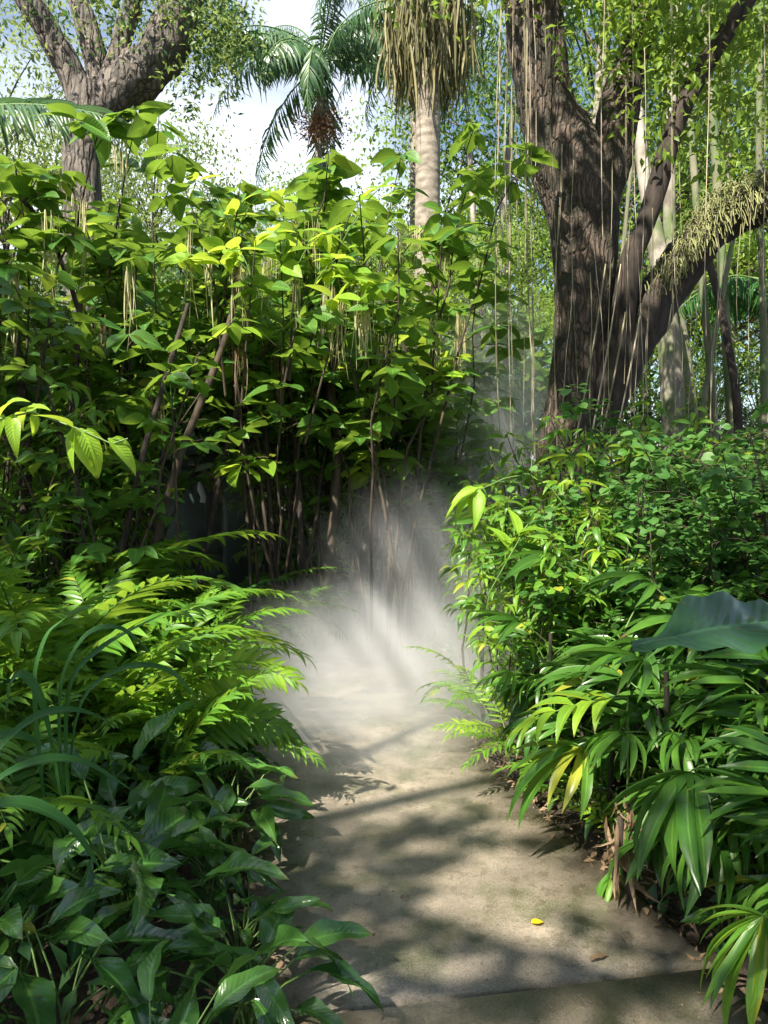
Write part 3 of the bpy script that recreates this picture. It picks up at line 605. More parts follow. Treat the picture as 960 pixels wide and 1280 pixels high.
# ------------------------------------------------------------------ main tree
DT = 7.2
mt = thing('forked_tree', (P(705, 560, DT)[0], DT, 0)); off = np.array(mt.location)
def limb(name, q, mat='bark', k=40, n_=70, rough=.16, rs=7., parent=mt, off=off, seed=0.):
    """q: pixel x, pixel y, depth, width in pixels"""
    pts = np.array([P(a, b, c) for a, b, c, w_ in q]); rad = np.array([w_ / 2 / F * c for a, b, c, w_ in q])
    s = np.arange(len(q)); t = np.linspace(0, len(q) - 1, n_)
    def cr(a):
        p = np.concatenate([[2 * a[0] - a[1]], a, [2 * a[-1] - a[-2]]]); o_ = []
        for x in t:
            i = min(int(x), len(a) - 2); f = x - i; p0, p1, p2, p3 = p[i], p[i + 1], p[i + 2], p[i + 3]
            o_.append(.5 * (2 * p1 + (p2 - p0) * f + (2 * p0 - 5 * p1 + 4 * p2 - p3) * f * f + (3 * p1 - p0 - 3 * p2 + p3) * f ** 3))
        return np.array(o_)
    b = MB(); b.tube(cr(pts) - off, np.maximum(cr(rad), .005), mat, k, rough=rough, rs=rs, seed=seed); return b.build(name, parent)
limb('trunk', [(716, 835, DT, 135), (712, 760, DT, 98), (709, 640, DT, 80), (709, 560, DT, 72), (720, 480, DT, 66), (727, 400, DT, 66), (732, 330, DT, 74), (728, 265, DT, 86), (706, 195, DT, 84), (683, 130, DT, 68), (670, 60, DT, 64), (666, 0, DT, 66), (655, -90, DT, 62), (640, -220, DT, 50), (600, -420, DT, 34)], k=72, n_=170, rough=.15)
limb('branch', [(738, 330, DT + .05, 56), (750, 250, DT + .05, 50), (766, 185, DT + .1, 52), (780, 110, DT + .2, 44), (797, 40, DT + .3, 36), (815, -60, DT + .4, 34), (850, -220, DT + .5, 22)], k=48, n_=80)
limb('branch', [(722, 660, DT, 50), (732, 570, DT + .02, 58), (750, 500, DT, 66), (776, 440, DT, 68), (812, 388, DT, 60), (850, 335, DT, 54), (895, 284, DT - .1, 48), (960, 252, DT - .2, 46), (1040, 240, DT - .3, 34)], 'bark_dark', k=40, n_=100)
limb('branch', [(760, 490, DT - .12, 34), (777, 410, DT - .2, 30), (788, 330, DT - .25, 28), (812, 265, DT - .3, 24), (842, 165, DT - .35, 24), (868, 105, DT - .35, 23), (905, 45, DT - .4, 22), (945, -20, DT - .4, 21), (1000, -120, DT - .4, 17)], 'bark_dark', k=24, rough=.12)
# climbing and crown leaves
b = MB()
for k in range(900):
    q = random.choice(((800, 40, 40, 70), (820, 0, 60, 50), (880, 130, 50, 80), (860, 40, 70, 70), (640, -30, 90, 40), (720, -70, 120, 40), (900, 60, 60, 60), (930, 0, 60, 50)))
    p0 = P(rng.normal(q[0], q[2]), rng.normal(q[1], q[3] * .6), DT + U(-.6, .6)) - off
    if P(0, 0, 0) is None: continue
    aa = U(0, 6.28); m_ = 5
    b.leaves(T_small, p0 + rng.normal(0, .06, (m_, 3)), rng.normal(size=(m_, 3)) + V(0, 0, -.4), V(0, 0, 1) + rng.normal(0, .4, (m_, 3)), rng.uniform(.07, .13, m_), 'tree1')
b.build('crown', mt)
b = MB()  # epiphytes on the mossy limb
for k in range(1700):
    t = U(0, 1) ** .6; q = V(float(np.interp(t, [0, .3, .65, 1], [805, 850, 895, 970])), float(np.interp(t, [0, .3, .65, 1], [384, 322, 268, 234])))
    ph = U(0, 6.28); r_ = (.14 + .06 * t); p0 = P(q[0], q[1], DT - .15) + V(math.cos(ph) * r_ * .6, math.sin(ph) * r_, abs(math.sin(ph * .5)) * r_ * U(-.6, 1))
    d = nrm(V(U(-1, 1), U(-1, .5), U(-1.2, .7))); ln = U(.05, .12) + .2 * max(0, t - .35) * U(0, 1.3)
    pts = bez(p0, p0 + d * ln * .5 + V(0, 0, .05), p0 + d * ln * .8 + V(0, 0, -ln * .6), 4) - off
    b.tube(pts, .0035 + .002 * U(0, 1), 'epi', 3, tint=U(0, 1))
b.build('epiphytes', mt)
tag(mt, 'massive forked tree with furrowed brown bark and a mossy side limb reaching right', 'tree')
# hanging roots
objs = []
hr = [(632, 0, 600), (638, 0, 640), (645, 0, 700), (652, 0, 660), (655, 0, 575), (660, 0, 620), (668, 0, 540), (626, 0, 480), (700, 180, 560), (708, 100, 590), (720, 200, 640), (745, 280, 560), (752, 0, 580), (753, 0, 300), (762, 200, 640), (775, 140, 650), (783, 100, 500), (795, 200, 620), (805, 0, 560), (805, 60, 640), (812, 260, 600), (690, 60, 360), (683, 0, 420), (668, 0, 300), (640, 0, 620), (715, 300, 520), (735, 340, 600), (770, 330, 560), (838, 380, 640), (848, 300, 500), (866, 220, 560), (880, 0, 420), (893, 280, 600), (905, 300, 520), (925, 280, 480), (940, 240, 600), (955, 300, 560), (950, 0, 380), (845, 0, 300), (820, 0, 260), (658, 0, 700), (636, 60, 610), (648, 20, 560), (790, 0, 480), (832, 0, 520), (870, 330, 600), (628, 0, 640), (664, 80, 600)]
for i, (px, y0, y1) in enumerate(hr):
    d_ = DT - U(.35, .9) if i % 3 else DT + U(.3, .9); y0 = -160 if y0 < 20 else y0; n_ = 9; s = np.linspace(0, 1, n_); dx = U(-16, 16); wv = U(1.5, 6)
    pts = np.array([P(px + dx * q + wv * math.sin(q * U(5, 6) + i), y0 + (y1 - y0) * q, d_) for q in s]); b = MB(); r_ = U(.0015, .0042)
    b.tube(pts - pts[0], r_, 'root' if i % 2 else 'root_green', 5)
    if i % 4 == 0: b.tube(pts - pts[0] + V(.012, 0, 0) * np.sin(s * 9)[:, None], r_ * .7, 'root', 4)
    o = b.build('hanging_root'); o.location = tuple(pts[0]); objs.append((px, o))
for k, (a, c) in enumerate((((770, 370), (722, 620)), ((782, 390), (728, 640)), ((800, 395), (742, 650)), ((757, 330), (708, 600)), ((776, 330), (718, 640)))):
    b = MB(); p0 = P(a[0], a[1], DT - .35); p2 = P(c[0], c[1], DT - .6); b.tube(bez(p0, (p0 + p2) / 2 + V(.03, 0, -.1), p2, 8) - p0, U(.004, .008), 'root_green' if k % 2 else 'root', 5); o = b.build('hanging_root'); o.location = tuple(p0); objs.append(((a[0] + c[0]) / 2, o))
objs.sort(key=lambda q: q[0])
for i, (px, o) in enumerate(objs): tag(o, f'thin hanging aerial root by the forked tree, {ordn(i)} from the left', 'aerial root', 'aerial roots hanging round the forked tree')

# ------------------------------------------------------------------ upper-left tree
D2 = 14.; t2 = thing('spreading_tree', (P(105, 300, D2)[0], D2, 0)); o2 = np.array(t2.location)
def limb2(name, q, **k): return limb(name, [(a, b, D2 + c, w_) for a, b, c, w_ in q], 'bark_grey', parent=t2, off=o2, rs=3.5, **k)
limb2('trunk', [(112, 700, 0, 70), (108, 500, 0, 58), (104, 300, 0, 50), (104, 200, 0, 46), (112, 150, 0, 50), (122, 110, 0, 50)], k=40, n_=70, rough=.2)
limb2('branch', [(108, 160, 0, 34), (95, 105, 0, 36), (66, 50, -.2, 32), (35, 0, -.4, 28), (-20, -90, -.6, 22)], k=28, n_=50)
limb2('branch', [(118, 140, 0, 30), (122, 90, .1, 30), (108, 30, .1, 27), (90, -30, .2, 24), (70, -150, .2, 16)], k=28, n_=50)
limb2('branch', [(122, 130, 0, 30), (142, 85, -.1, 24), (155, 40, -.1, 24), (172, -20, -.2, 22), (190, -140, -.2, 14)], k=28, n_=50)
limb2('branch', [(118, 150, 0, 40), (160, 105, 0, 56), (195, 75, 0, 56), (218, 30, 0, 52), (228, -20, 0, 50), (235, -140, 0, 40)], k=40, n_=60, rough=.22)
limb2('branch', [(222, 30, 0, 14), (245, 32, .1, 10), (262, 45, .1, 6)], k=12, n_=20)
b = MB()
for k in range(900):
    q = random.choice(((245, 70, 35, 50), (150, 20, 40, 30), (260, 10, 30, 30), (40, 10, 40, 40), (190, -20, 60, 20), (285, 40, 22, 40)))
    p0 = P(rng.normal(q[0], q[2] * .8), rng.normal(q[1], q[3] * .8), D2 + U(-1, 1.6)) - o2; m_ = 6
    b.leaves(T_small, p0 + rng.normal(0, .12, (m_, 3)), rng.normal(size=(m_, 3)), V(0, 0, 1) + rng.normal(0, .5, (m_, 3)), rng.uniform(.08, .15, m_), 'tree2' if k % 3 else 'tree3')
b.build('crown', t2)
tag(t2, 'large grey-brown tree at upper left splitting into several thick twisted limbs', 'tree')
# palm frond at the upper left edge
b = MB(); p0 = P(-110, 150, 8.2); frond_mesh(b, V(0, 0, 0), R(4), .3, 2.1, 40, .62, 'palm', bend=.62, hang=.35, T=T_straplet, wid=.45, ang=1.15, rr=.02, bare=.05, roll=.7)
o = b.build('palm_frond'); o.location = tuple(p0); tag(o, 'dark feathery palm frond entering at the upper left edge before the grey tree', 'palm frond')
b = MB(); p0 = P(30, -80, 9.5); frond_mesh(b, V(0, 0, 0), R(-40), .0, 1.3, 34, .5, 'palm', bend=.9, hang=.7, T=T_need, wid=.9, ang=1.0, rr=.015, bare=.05)
o = b.build('palm_frond'); o.location = tuple(p0); tag(o, 'dark palm frond tip hanging from the top edge, left of the forked limbs', 'palm frond')

# ------------------------------------------------------------------ feather palms
def feather_palm(px, d_, topy, wpx, label, nf=15, fl=2.6, lf=.55, fruit=None, skirt=False, lean=0., mat='palm'):
    top = P(px, topy, d_); root = thing('feather_palm', (top[0] - lean, d_, 0)); o_ = np.array(root.location); r_ = wpx / 2 / F * d_
    b = MB(); c = bez(V(0, 0, 0), V(lean * .2, 0, top[2] * .5), top - o_, 30); b.tube(c, np.linspace(r_ * 1.25, r_ * .95, 30), 'palm_trunk', 16, rough=.05); b.build('trunk', root)
    b = MB(); b.tube([top - o_ + V(0, 0, -.05), top - o_ + V(0, 0, .5), top - o_ + V(0, 0, 1.0)], [r_ * 1.1, r_ * .9, r_ * .4], 'stem', 12); b.build('crownshaft', root)
    for k in range(nf):
        b = MB(); frond_mesh(b, top - o_ + V(0, 0, U(.5, 1.0)), k * 2.4 + U(-.2, .2), U(-.1, 1.15), fl * U(.85, 1.1), 42, lf, mat, bend=1.5, hang=.7, T=T_need, ang=1.15, rr=.022, bare=.1, vee=.1); b.build('frond', root)
    if fruit:
        b = MB(); f0 = top - o_ + V(0, 0, -.55); k = 900; c_ = rng.normal(size=(k, 3)) * V(.36, .3, .28) * fruit
        b.leaves(T_round, f0 + c_ + V(0, -.1, -.15), rng.normal(size=(k, 3)), rng.normal(size=(k, 3)), .06 * fruit, 'fruit')
        b.leaves(T_strand, np.repeat(f0[None], 160, 0), nrm(c_[:160]) + V(0, 0, -.2), rng.normal(size=(160, 3)), .75 * fruit, 'fruit', wid=1.2); b.build('fruit_cluster', root)
    if skirt:
        for k in range(6):
            b = MB(); az = k * 1.05 + .3; f0 = top - o_ + V(math.cos(az) * .5, math.sin(az) * .45, .35); m_ = 170
            st = f0 + V(0, 0, 0) + rng.normal(0, 1, (m_, 3)) * V(.15, .15, .3); b.leaves(T_strand, st, V(0, 0, -1) + rng.normal(0, .12, (m_, 3)), rng.normal(size=(m_, 3)), rng.uniform(.4, 1.15, m_), 'seed', wid=1.6); b.build('seed_cluster', root)
    tag(root, label, 'palm'); return root
feather_palm(400, 17, 120, 9, 'slender palm with orange fruit cluster and blue-green drooping fronds against the sky', nf=24, fl=3.3, lf=.75, fruit=.72, lean=.2)
feather_palm(535, 13, 55, 30, 'thick ringed palm trunk wearing a shaggy skirt of hanging seed strands', nf=12, fl=2.2, lf=.5, skirt=True)
feather_palm(520, 19, 95, 14, 'thinner pale palm trunk standing just left of the shaggy palm', nf=14, fl=2.6)
feather_palm(760, 15, -10, 14, 'palm with long fronds seen through the fork of the big tree', nf=16, fl=2.8, lean=.5)
feather_palm(905, 16, 60, 11, 'thin palm with blue-green fronds at the upper right', nf=16, fl=2.8, lean=-.3)
feather_palm(975, 11, 440, 12, 'low palm with arching fronds at the right edge above the round-leaved shrub', nf=13, fl=1.8, lf=.45, mat='frond_dark')

# ------------------------------------------------------------------ pale trunks at the right
objs = []
for q, r_, mat in (([(845, 760, 10), (843, 560, 10), (838, 430, 10), (828, 350, 10), (818, 290, 10.2), (800, 190, 10.4), (790, 60, 10.5), (788, -80, 10.6)], 30, 'bark_pale'), ([(868, 740, 11), (862, 520, 11), (850, 420, 11), (835, 300, 11), (840, 100, 11.2), (850, -80, 11.3)], 24, 'bark_pale'),
    ([(905, 700, 10), (893, 520, 10), (876, 330, 10), (865, 180, 10), (850, 0, 10.4), (846, -60, 10.4)], 9, 'bamboo'), ([(922, 700, 10.5), (915, 520, 10.5), (905, 380, 10.5), (895, 200, 10.5), (880, 0, 10.6)], 12, 'bamboo'), ([(960, 680, 9), (955, 420, 9), (948, 200, 9), (952, -40, 9)], 8, 'bamboo'),
    ([(880, 720, 9.4), (925, 600, 9.4), (922, 500, 9.4), (905, 400, 9.6), (880, 300, 9.8)], 11, 'bark_dark'), ([(610, 720, 13), (605, 480, 13), (600, 400, 13), (594, 320, 13), (585, 150, 13.4)], 8, 'bark_pale'), ([(690, 720, 14), (625, 440, 14), (622, 330, 14), (640, 150, 14)], 10, 'bark_pale'),
    ([(836, 700, 9.8), (880, 500, 9.8), (900, 380, 9.9), (930, 230, 10)], 7, 'bamboo'), ([(770, 710, 10.8), (775, 560, 10.8), (765, 450, 11), (790, 200, 11)], 6, 'bamboo')):
    pts = np.array([P(*k) for k in q]); pts[0][2] = 0; t = np.linspace(0, len(pts) - 1, 26); c = np.stack([np.interp(t, np.arange(len(pts)), pts[:, k]) for k in range(3)], 1)
    for _ in range(3): c[1:-1] = (c[:-2] + 2 * c[1:-1] + c[2:]) / 4
    b = MB(); b.tube(c, np.linspace(1.15, .8 if r_ < 20 else .3, 26) * r_ / 2 / F * q[1][2], mat, 14, rough=.12, rs=4); o = b.build('bare_tree', loc=c[0]); objs.append((q[1][0], o, {'bark_pale': 'pale grey', 'bamboo': 'greenish grey', 'bark_dark': 'dark'}[mat], 'thick' if r_ > 20 else 'slim'))
objs.sort(key=lambda q: q[0])
for i, (px, o, c_, s) in enumerate(objs): tag(o, f'{s} {c_} bare trunk behind the forked tree, {ordn(i)} from the left', 'trunk', 'bare trunks behind the forked tree')

# ------------------------------------------------------------------ background trees
pools = {m_: Pool([mk_tree(9, 2.6, mat=m_, per=300 if m_ == 'tree2' else 190), mk_tree(8, 2.3, mat=m_, ncl=46, per=300 if m_ == 'tree2' else 190), mk_tree(7, 2.8, mat=m_, trunk_frac=.2, per=300 if m_ == 'tree2' else 190)]) for m_ in ('tree1', 'tree2', 'tree3')}
objs = []
for px, d_, s, m_ in ((10, 20, 1.4, 'tree2'), (75, 24, 1.55, 'tree2'), (140, 22, 1.3, 'tree2'), (205, 26, 1.45, 'tree2'), (262, 23, 1.2, 'tree2'), (320, 25, 1.22, 'tree2'), (385, 27, 1.3, 'tree1'), (462, 22, 1.2, 'tree1'), (505, 25, 1.35, 'tree1'), (430, 18, .8, 'tree1'), (570, 21, 1.15, 'tree1'), (615, 17, 1.1, 'tree1'), (655, 22, 1.6, 'tree1'), (735, 19, 1.6, 'tree3'), (810, 16, 1.35, 'tree1'), (840, 23, 1.7, 'tree3'), (885, 17, 1.35, 'tree1'), (985, 16, 1.3, 'tree1'), (960, 24, 1.7, 'tree2'),
    (120, 12, .55, 'tree3'), (250, 13, .6, 'tree3'), (360, 13, .62, 'tree1'), (440, 12, .55, 'tree3'), (510, 14, .7, 'tree1'), (600, 12, .6, 'tree1'), (655, 11, .45, 'tree3'), (880, 12, .42, 'tree3'), (950, 12.5, .48, 'tree3'), (-10, 13, .6, 'tree3'), (790, 11.5, .5, 'tree1')):
    o = pools[m_].get(G(px, d_), U(0, 6.3), s); objs.append((px, d_, o, m_))
for near in (True, False):
    g_ = sorted([q for q in objs if (q[1] <= 14) == near], key=lambda q: q[0])
    for i, (px, d_, o, m_) in enumerate(g_): tag(o, f"{'lower' if near else 'tall'} {dict(tree1='bright green', tree2='pale green', tree3='dark green')[m_]} tree {'just behind the shrubs' if near else 'far back against the sky'}, {ordn(i)} from the left", 'tree', 'trees just behind the shrubs' if near else 'tall trees against the sky')
pool = Pool([mk_tree(3.6, 1.3, 46, 170, 'tree3', 'twig', .12, .05, .08, 'dark_bush', cs=.34), mk_tree(3.2, 1.5, 46, 170, 'tree3', 'twig', .11, .05, .08, 'dark_bush', cs=.34)])
objs = []
for px, d_, s in ((-30, 10, 1.1), (50, 11, 1.1), (120, 9.8, .95), (180, 11.5, 1.2), (340, 11, 1.1), (410, 11.4, 1.), (470, 13, 1.1), (570, 14, 1.1), (690, 12, 1.), (780, 11.5, .75), (900, 12.5, .7), (980, 11, .65), (260, 12, 1.2)):
    objs.append((px, pool.get(G(px, d_), U(0, 6.3), s)))
objs.sort(key=lambda q: q[0])
for i, (px, o) in enumerate(objs): tag(o, f'low dark leafy bush in the shade behind the taller plants, {ordn(i)} from the left', 'bush', 'dark bushes in the background')
# understory palms/shrubs behind mist
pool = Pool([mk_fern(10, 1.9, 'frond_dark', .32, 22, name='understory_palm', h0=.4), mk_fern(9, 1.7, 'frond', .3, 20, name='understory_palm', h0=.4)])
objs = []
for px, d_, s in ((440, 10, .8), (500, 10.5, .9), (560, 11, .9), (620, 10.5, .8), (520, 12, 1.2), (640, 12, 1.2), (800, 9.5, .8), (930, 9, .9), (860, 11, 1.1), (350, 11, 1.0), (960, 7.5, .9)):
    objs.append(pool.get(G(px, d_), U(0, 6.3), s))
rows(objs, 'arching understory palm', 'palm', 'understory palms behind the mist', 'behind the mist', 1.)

# ------------------------------------------------------------------ right bed
pool = Pool([mk_rhapis(5, .95), mk_rhapis(4, .85), mk_rhapis(5, 1.1)])
objs = []
for x, y, s in ((1.38, 2.35, .85), (1.35, 2.75, .95), (1.2, 3.15, .95), (1.6, 3.0, 1.1), (1.05, 3.6, .95), (1.45, 3.6, 1.15), (1.9, 3.3, 1.1), (1.85, 2.7, 1.), (.98, 4.1, .9), (1.35, 4.2, 1.1), (1.9, 4.0, 1.2), (2.2, 3.7, 1.1), (1.7, 2.2, .9), (1.75, 4.6, 1.1)):
    objs.append(pool.get((x, y, .05), U(0, 6.3), s))
rows(objs, 'dark lady palm with strap leaflets', 'palm', 'lady palms along the right of the path', 'right of the path', .6)
pool = Pool([mk_shrub(5, 1.7, .35, 'lance', T_lance, .17, 9, 7, .3, 'lance_leaf_shrub', .009, young_lit_p=.3, twl=.22, wob=.3), mk_shrub(6, 1.5, .4, 'lance', T_lance, .19, 8, 7, .25, 'lance_leaf_shrub', .009, young_lit_p=.35, twl=.24), mk_shrub(5, 1.9, .35, 'lance', T_lance, .16, 9, 8, .3, 'lance_leaf_shrub', .01, young_lit_p=.2, twl=.22)])  # large share of paler leaves paints in the sunlight on this bed
objs = []
for x, y, s in ((.78, 4.7, .75), (1.1, 4.75, .9), (.72, 5.3, .8), (1.0, 5.4, .95), (1.35, 5.1, 1.), (1.6, 5.3, 1.), (.75, 6., .8), (1.15, 6.1, .95), (1.5, 5.9, 1.05), (1.9, 5.6, 1.1), (2.2, 5.2, 1.), (1.0, 4.35, .7), (1.25, 4.5, .85), (2.6, 5.8, 1.1), (1.45, 6.6, 1.), (.85, 6.8, .8), (2.0, 6.5, 1.05), (2.5, 6.6, 1.1), (3.0, 6.6, 1.1)):
    objs.append(pool.get((x, y, .05), U(0, 6.3), s))
rows(objs, 'bushy shrub with drooping lance leaves', 'shrub', 'lance-leaved shrubs on the right', 'right of the mist', .6)
T_r3 = leaf('round', .85, 4, 1, .12, .12, 0, 0, 3)
pool = Pool([mk_shrub(8, 1.55, .65, 'round', T_r3, .062, 20, 9, .2, 'round_leaf_shrub', .008, young_lit_p=.04, twl=.3, mat2='lance'), mk_shrub(8, 1.4, .7, 'round', T_r3, .06, 20, 9, .2, 'round_leaf_shrub', .008, young_lit_p=.04, twl=.32, mat2='lance')])
objs = []
for x, y, s in ((1.35, 4.5, 1.1), (1.7, 4.3, 1.12), (2.1, 4.5, 1.15), (1.6, 4.9, 1.15), (2.1, 5.0, 1.2), (1.25, 4.9, 1.0), (2.5, 4.9, 1.2), (2.0, 3.95, 1.05), (2.35, 4.2, 1.15), (1.65, 3.9, .95)):
    objs.append(pool.get((x, y, .05), U(0, 6.3), s))
rows(objs, 'dense shrub of small rounded leaves', 'shrub', 'round-leaved shrubs on the right', 'behind the lady palms', .6)
pool = Pool([mk_broad(12, .3, Ln=.2), mk_broad(11, .26, Ln=.18)])
objs = []
for x, y, s in ((1.22, 2.62, .8), (1.42, 2.45, .9), (1.12, 2.95, .75), (1.38, 2.85, .9), (1.02, 3.35, .7), (1.3, 3.2, .8), (1.5, 2.2, .9), (.93, 3.8, .7)): objs.append(pool.get((x, y, .03), U(0, 6.3), s))
rows(objs, 'small low dark broad-leaved plant', 'plant', 'small plants under the lady palms', 'under the lady palms', .35)
pool = Pool([mk_fern(8, .55, 'frond', .11, 12, name='small_fern'), mk_fern(7, .5, 'young_lit', .1, 11, name='small_fern')])
objs = []
for x, y, s in ((.80, 4.0, .9), (.72, 4.4, .9), (.66, 4.8, .95), (.6, 5.2, 1.), (.95, 3.6, .8), (1.02, 3.2, .7)):
    objs.append(pool.get((x, y, .05), U(0, 6.3), s))
rows(objs, 'small light green fern', 'fern', 'small ferns along the right path edge', 'at the right path edge', .3)
pool = Pool([mk_shrub(6, 2.3, .5, 'lance', T_lance, .17, 12, 7, .25, 'lance_leaf_shrub', .01, young_lit_p=.02, twl=.3, mat2='lance'), mk_shrub(7, 2.1, .55, 'lance', T_lance, .15, 12, 7, .2, 'lance_leaf_shrub', .01, young_lit_p=.02, twl=.3, mat2='lance')])
objs = []
for px, d_, s in ((-10, 5.7, 1.), (60, 6.1, 1.05), (120, 6.6, 1.), (165, 6.9, .95), (350, 8.2, 1.), (400, 8.6, 1.1), (450, 9.2, 1.1), (500, 9., 1.15), (550, 9.6, 1.1), (20, 7.2, 1.2)): objs.append(pool.get(G(px, d_) + V(0, 0, .03), U(0, 6.3), s))
rows(objs, 'small-leaved shaded shrub', 'shrub', 'small-leaved shrubs among the dark stems', 'beneath the tall shrubs', .8)
# hero leaves on the right
def fan(px, py, d_, az, e, seg, nseg, mat, lab, pet=.35, spread=1.1, T=T_straplet, drop=.4, wid=1., name='fan_leaf'):
    c = P(px, py, d_); root = thing(name, V(c[0], c[1], .05)); b = MB(); hub = V(0, 0, c[2] - .05); base = hub - rdir(az, e) * pet + V(0, 0, .08 * pet)
    b.tube(bez(V(base[0] * 1.1, base[1] * 1.1, 0), base * .7, base, 6), .006, 'stem', 5); fan_leaf(b, base, az, e, pet, seg, nseg, mat, spread, T, drop, wid); b.build('leaf', root); tag(root, lab, 'palm leaf'); return root
T_fanseg = leaf('strap', .13, 9, 1, .3, .25, 0, .15, 5)
fan(955, 1145, 2.05, R(205), .15, .34, 18, 'lance', 'bright ribbed fan palm leaf drooping at the bottom right corner', T=T_fanseg, spread=1.35, drop=1.1, wid=.7)
fan(700, 700, 4.3, R(190), .5, .62, 9, 'strap', 'wide arching palm leaf with broad drooping segments over the lit shrub', T=T_fanseg, spread=1.2, drop=.1, wid=1.)
fan(862, 965, 2.6, R(230), .3, .42, 9, 'strap', 'dark lady palm leaf with wet shining segments near the dead fronds', drop=.6, wid=.85)
fan(730, 935, 3.2, R(200), .35, .46, 9, 'lance', 'sunlit lady palm leaf arching over the path edge', drop=.35, wid=.8)
fan(770, 1090, 2.95, R(205), -.1, .22, 4, 'frond', 'short yellow-green blades poking out beside the dead fronds', spread=.5, pet=.12)
root = thing('hanging_seedling', G(790, 3.1) + V(0, 0, .05)); b = MB(); c = P(785, 872, 3.1) - np.array(root.location); frond_mesh(b, c, R(195), .05, .42, 5, .24, 'young_lit', bend=.5, T=T_lance, wid=1.1, ang=.7, bare=.1); b.tube(bez(V(0, 0, 0), c * V(.3, .3, .7), c, 6), .006, 'stem', 5); b.build('frond', root)
tag(root, 'yellow-green sunlit feather leaf in the middle of the dark lady palms', 'plant')
# branch with bright whorls over the mist
pp = [P(a, b_, 4.6) for a, b_ in ((760, 700), (720, 650), (690, 612), (660, 592), (630, 598), (600, 612))]
branch_sprig('bright_branch', pp, [(P(a, b_, 4.6), P(c, e, 4.6 + U(-.12, .12))) for a, b_, c, e in ((600, 614, 545, 634), (598, 612, 552, 652), (595, 614, 575, 655), (600, 612, 590, 660), (605, 610, 578, 606), (600, 615, 612, 640), (596, 610, 562, 622))], 'young_lit', 'slender branch ending in a whorl of bright yellow-green leaves above the mist')
pp = [P(a, b_, 4.2) for a, b_ in ((700, 840), (665, 800), (632, 780), (606, 775), (612, 740), (640, 690), (660, 655))]
branch_sprig('bright_branch', pp, [(P(a, b_, 4.2), P(c, e, 4.2 + U(-.12, .12))) for a, b_, c, e in ((606, 783, 575, 800), (606, 783, 634, 806), (606, 782, 628, 780), (640, 690, 620, 640), (650, 670, 680, 650), (645, 668, 690, 640), (640, 680, 612, 660), (648, 668, 640, 625), (645, 672, 618, 700))], 'young_lit', 'pale curved stem with paired green leaves hanging in front of the mist', r=.006)
# taro leaf close by
tr = thing('taro_leaf', V(P(960, 790, 1.25)[0], 1.25, 0)); off3 = np.array(tr.location); b = MB()
nu, nv_ = 21, 11; vv = []; aa = []; tip = P(790, 808, 1.15); basep = P(1010, 778, 1.35); ax = basep - tip; Ld = np.linalg.norm(ax); ax = ax / Ld; sd = nrm(V(-.1, 1, .02)); upv = V(0, 0, 1)
for i in range(nu):
    t = i / (nu - 1); wd = .07 * math.sin(math.pi * min(1, t * .62 + .0)) ** .9 + .001
    for j in range(nv_):
        u = j / (nv_ - 1) * 2 - 1; q = tip + ax * Ld * t + sd * u * wd + upv * (.012 * math.sin(t * 2.8) + .008 * math.sin(t * 15 + u * 2) * abs(u) + .045 * u * u * (1 if u > 0 else .0) * math.sin(t * 3.1) ** 2 - (.02 * abs(u) * min(1, t * 3) if u < 0 else 0) + .01 * abs(u) * math.sin(t * 22 + u) * min(1, t * 3))
        vv.append(q - off3); aa.append(((u + 1) / 2, t, .5))
b.raw(vv, [[i * nv_ + j, i * nv_ + j + 1, (i + 1) * nv_ + j + 1, (i + 1) * nv_ + j] for i in range(nu - 1) for j in range(nv_ - 1)], aa, 'taro'); b.build('blade', tr)
b = MB(); b.tube(bez(V(.2, .1, 0), V(.25, .1, .7), basep - off3, 10), np.linspace(.014, .008, 10), 'stem', 8); b.build('stalk', tr)
tag(tr, 'broad grey-green taro leaf seen edge-on, reaching in from the right edge', 'leaf')
# hanging dead fronds
dd = thing('dead_frond_bundle', G(790, 2.87)); b = MB(); top = P(775, 1035, 2.85) - np.array(dd.location); k = 30
b.leaves(T_straplet, top + rng.normal(0, 1, (k, 3)) * V(.022, .022, .08), V(.08, -.03, -1) + rng.normal(0, .045, (k, 3)), rng.normal(size=(k, 3)), rng.uniform(.1, .29, k), 'dead', wid=.42); b.build('dry_leaves', dd)
b = MB(); b.tube([(.03, .03, 0), top * .5, top + V(0, 0, .05)], .012, 'bark_dark', 6); b.build('stem', dd); tag(dd, 'bundle of dry brown leaves hanging to the path at the right edge', 'dead leaves')
# ------------------------------------------------------------------ undergrowth and litter (nobody could count it)
b = MB(); k = 26000; x = rng.uniform(-6, 6, k); y = rng.uniform(1., 13, k); pc = np.interp(y, [0, 2, 2.56, 3.46, 5.2, 7, 9, 12, 16], [.62, .47, .33, .08, -.28, -.5, -.5, .1, 1.4]); q = np.abs(x - pc) > HW + .1
x, y = x[q], y[q]; k = len(x); b.leaves(T_small, np.stack([x, y, rng.uniform(.08, .42, k) * np.clip((np.abs(x - pc[q]) - HW) * 2, .25, 1.)], 1), rng.normal(size=(k, 3)) + V(0, 0, .2), V(0, 0, 1) + rng.normal(0, .4, (k, 3)), rng.uniform(.05, .13, k), 'tree3')
tag(b.build('undergrowth'), 'low dark leafy undergrowth covering the soil between the plants', 'undergrowth', kind='stuff')
b = MB(); k = 1500; y = rng.uniform(1.5, 9, k); sd_ = rng.choice([-1, 1], k); pc = np.interp(y, [0, 2, 2.56, 3.46, 5.2, 7, 9], [.62, .47, .33, .08, -.28, -.5, -.5]); x = pc + sd_ * (HW - .04 + np.abs(rng.normal(0, .13, k)))
b.leaves(T_small, np.stack([x, y, np.full(k, .04)], 1), rng.normal(size=(k, 3)) * V(1, 1, .2), V(0, 0, 1) + rng.normal(0, .25, (k, 3)), rng.uniform(.02, .06, k), 'dead')
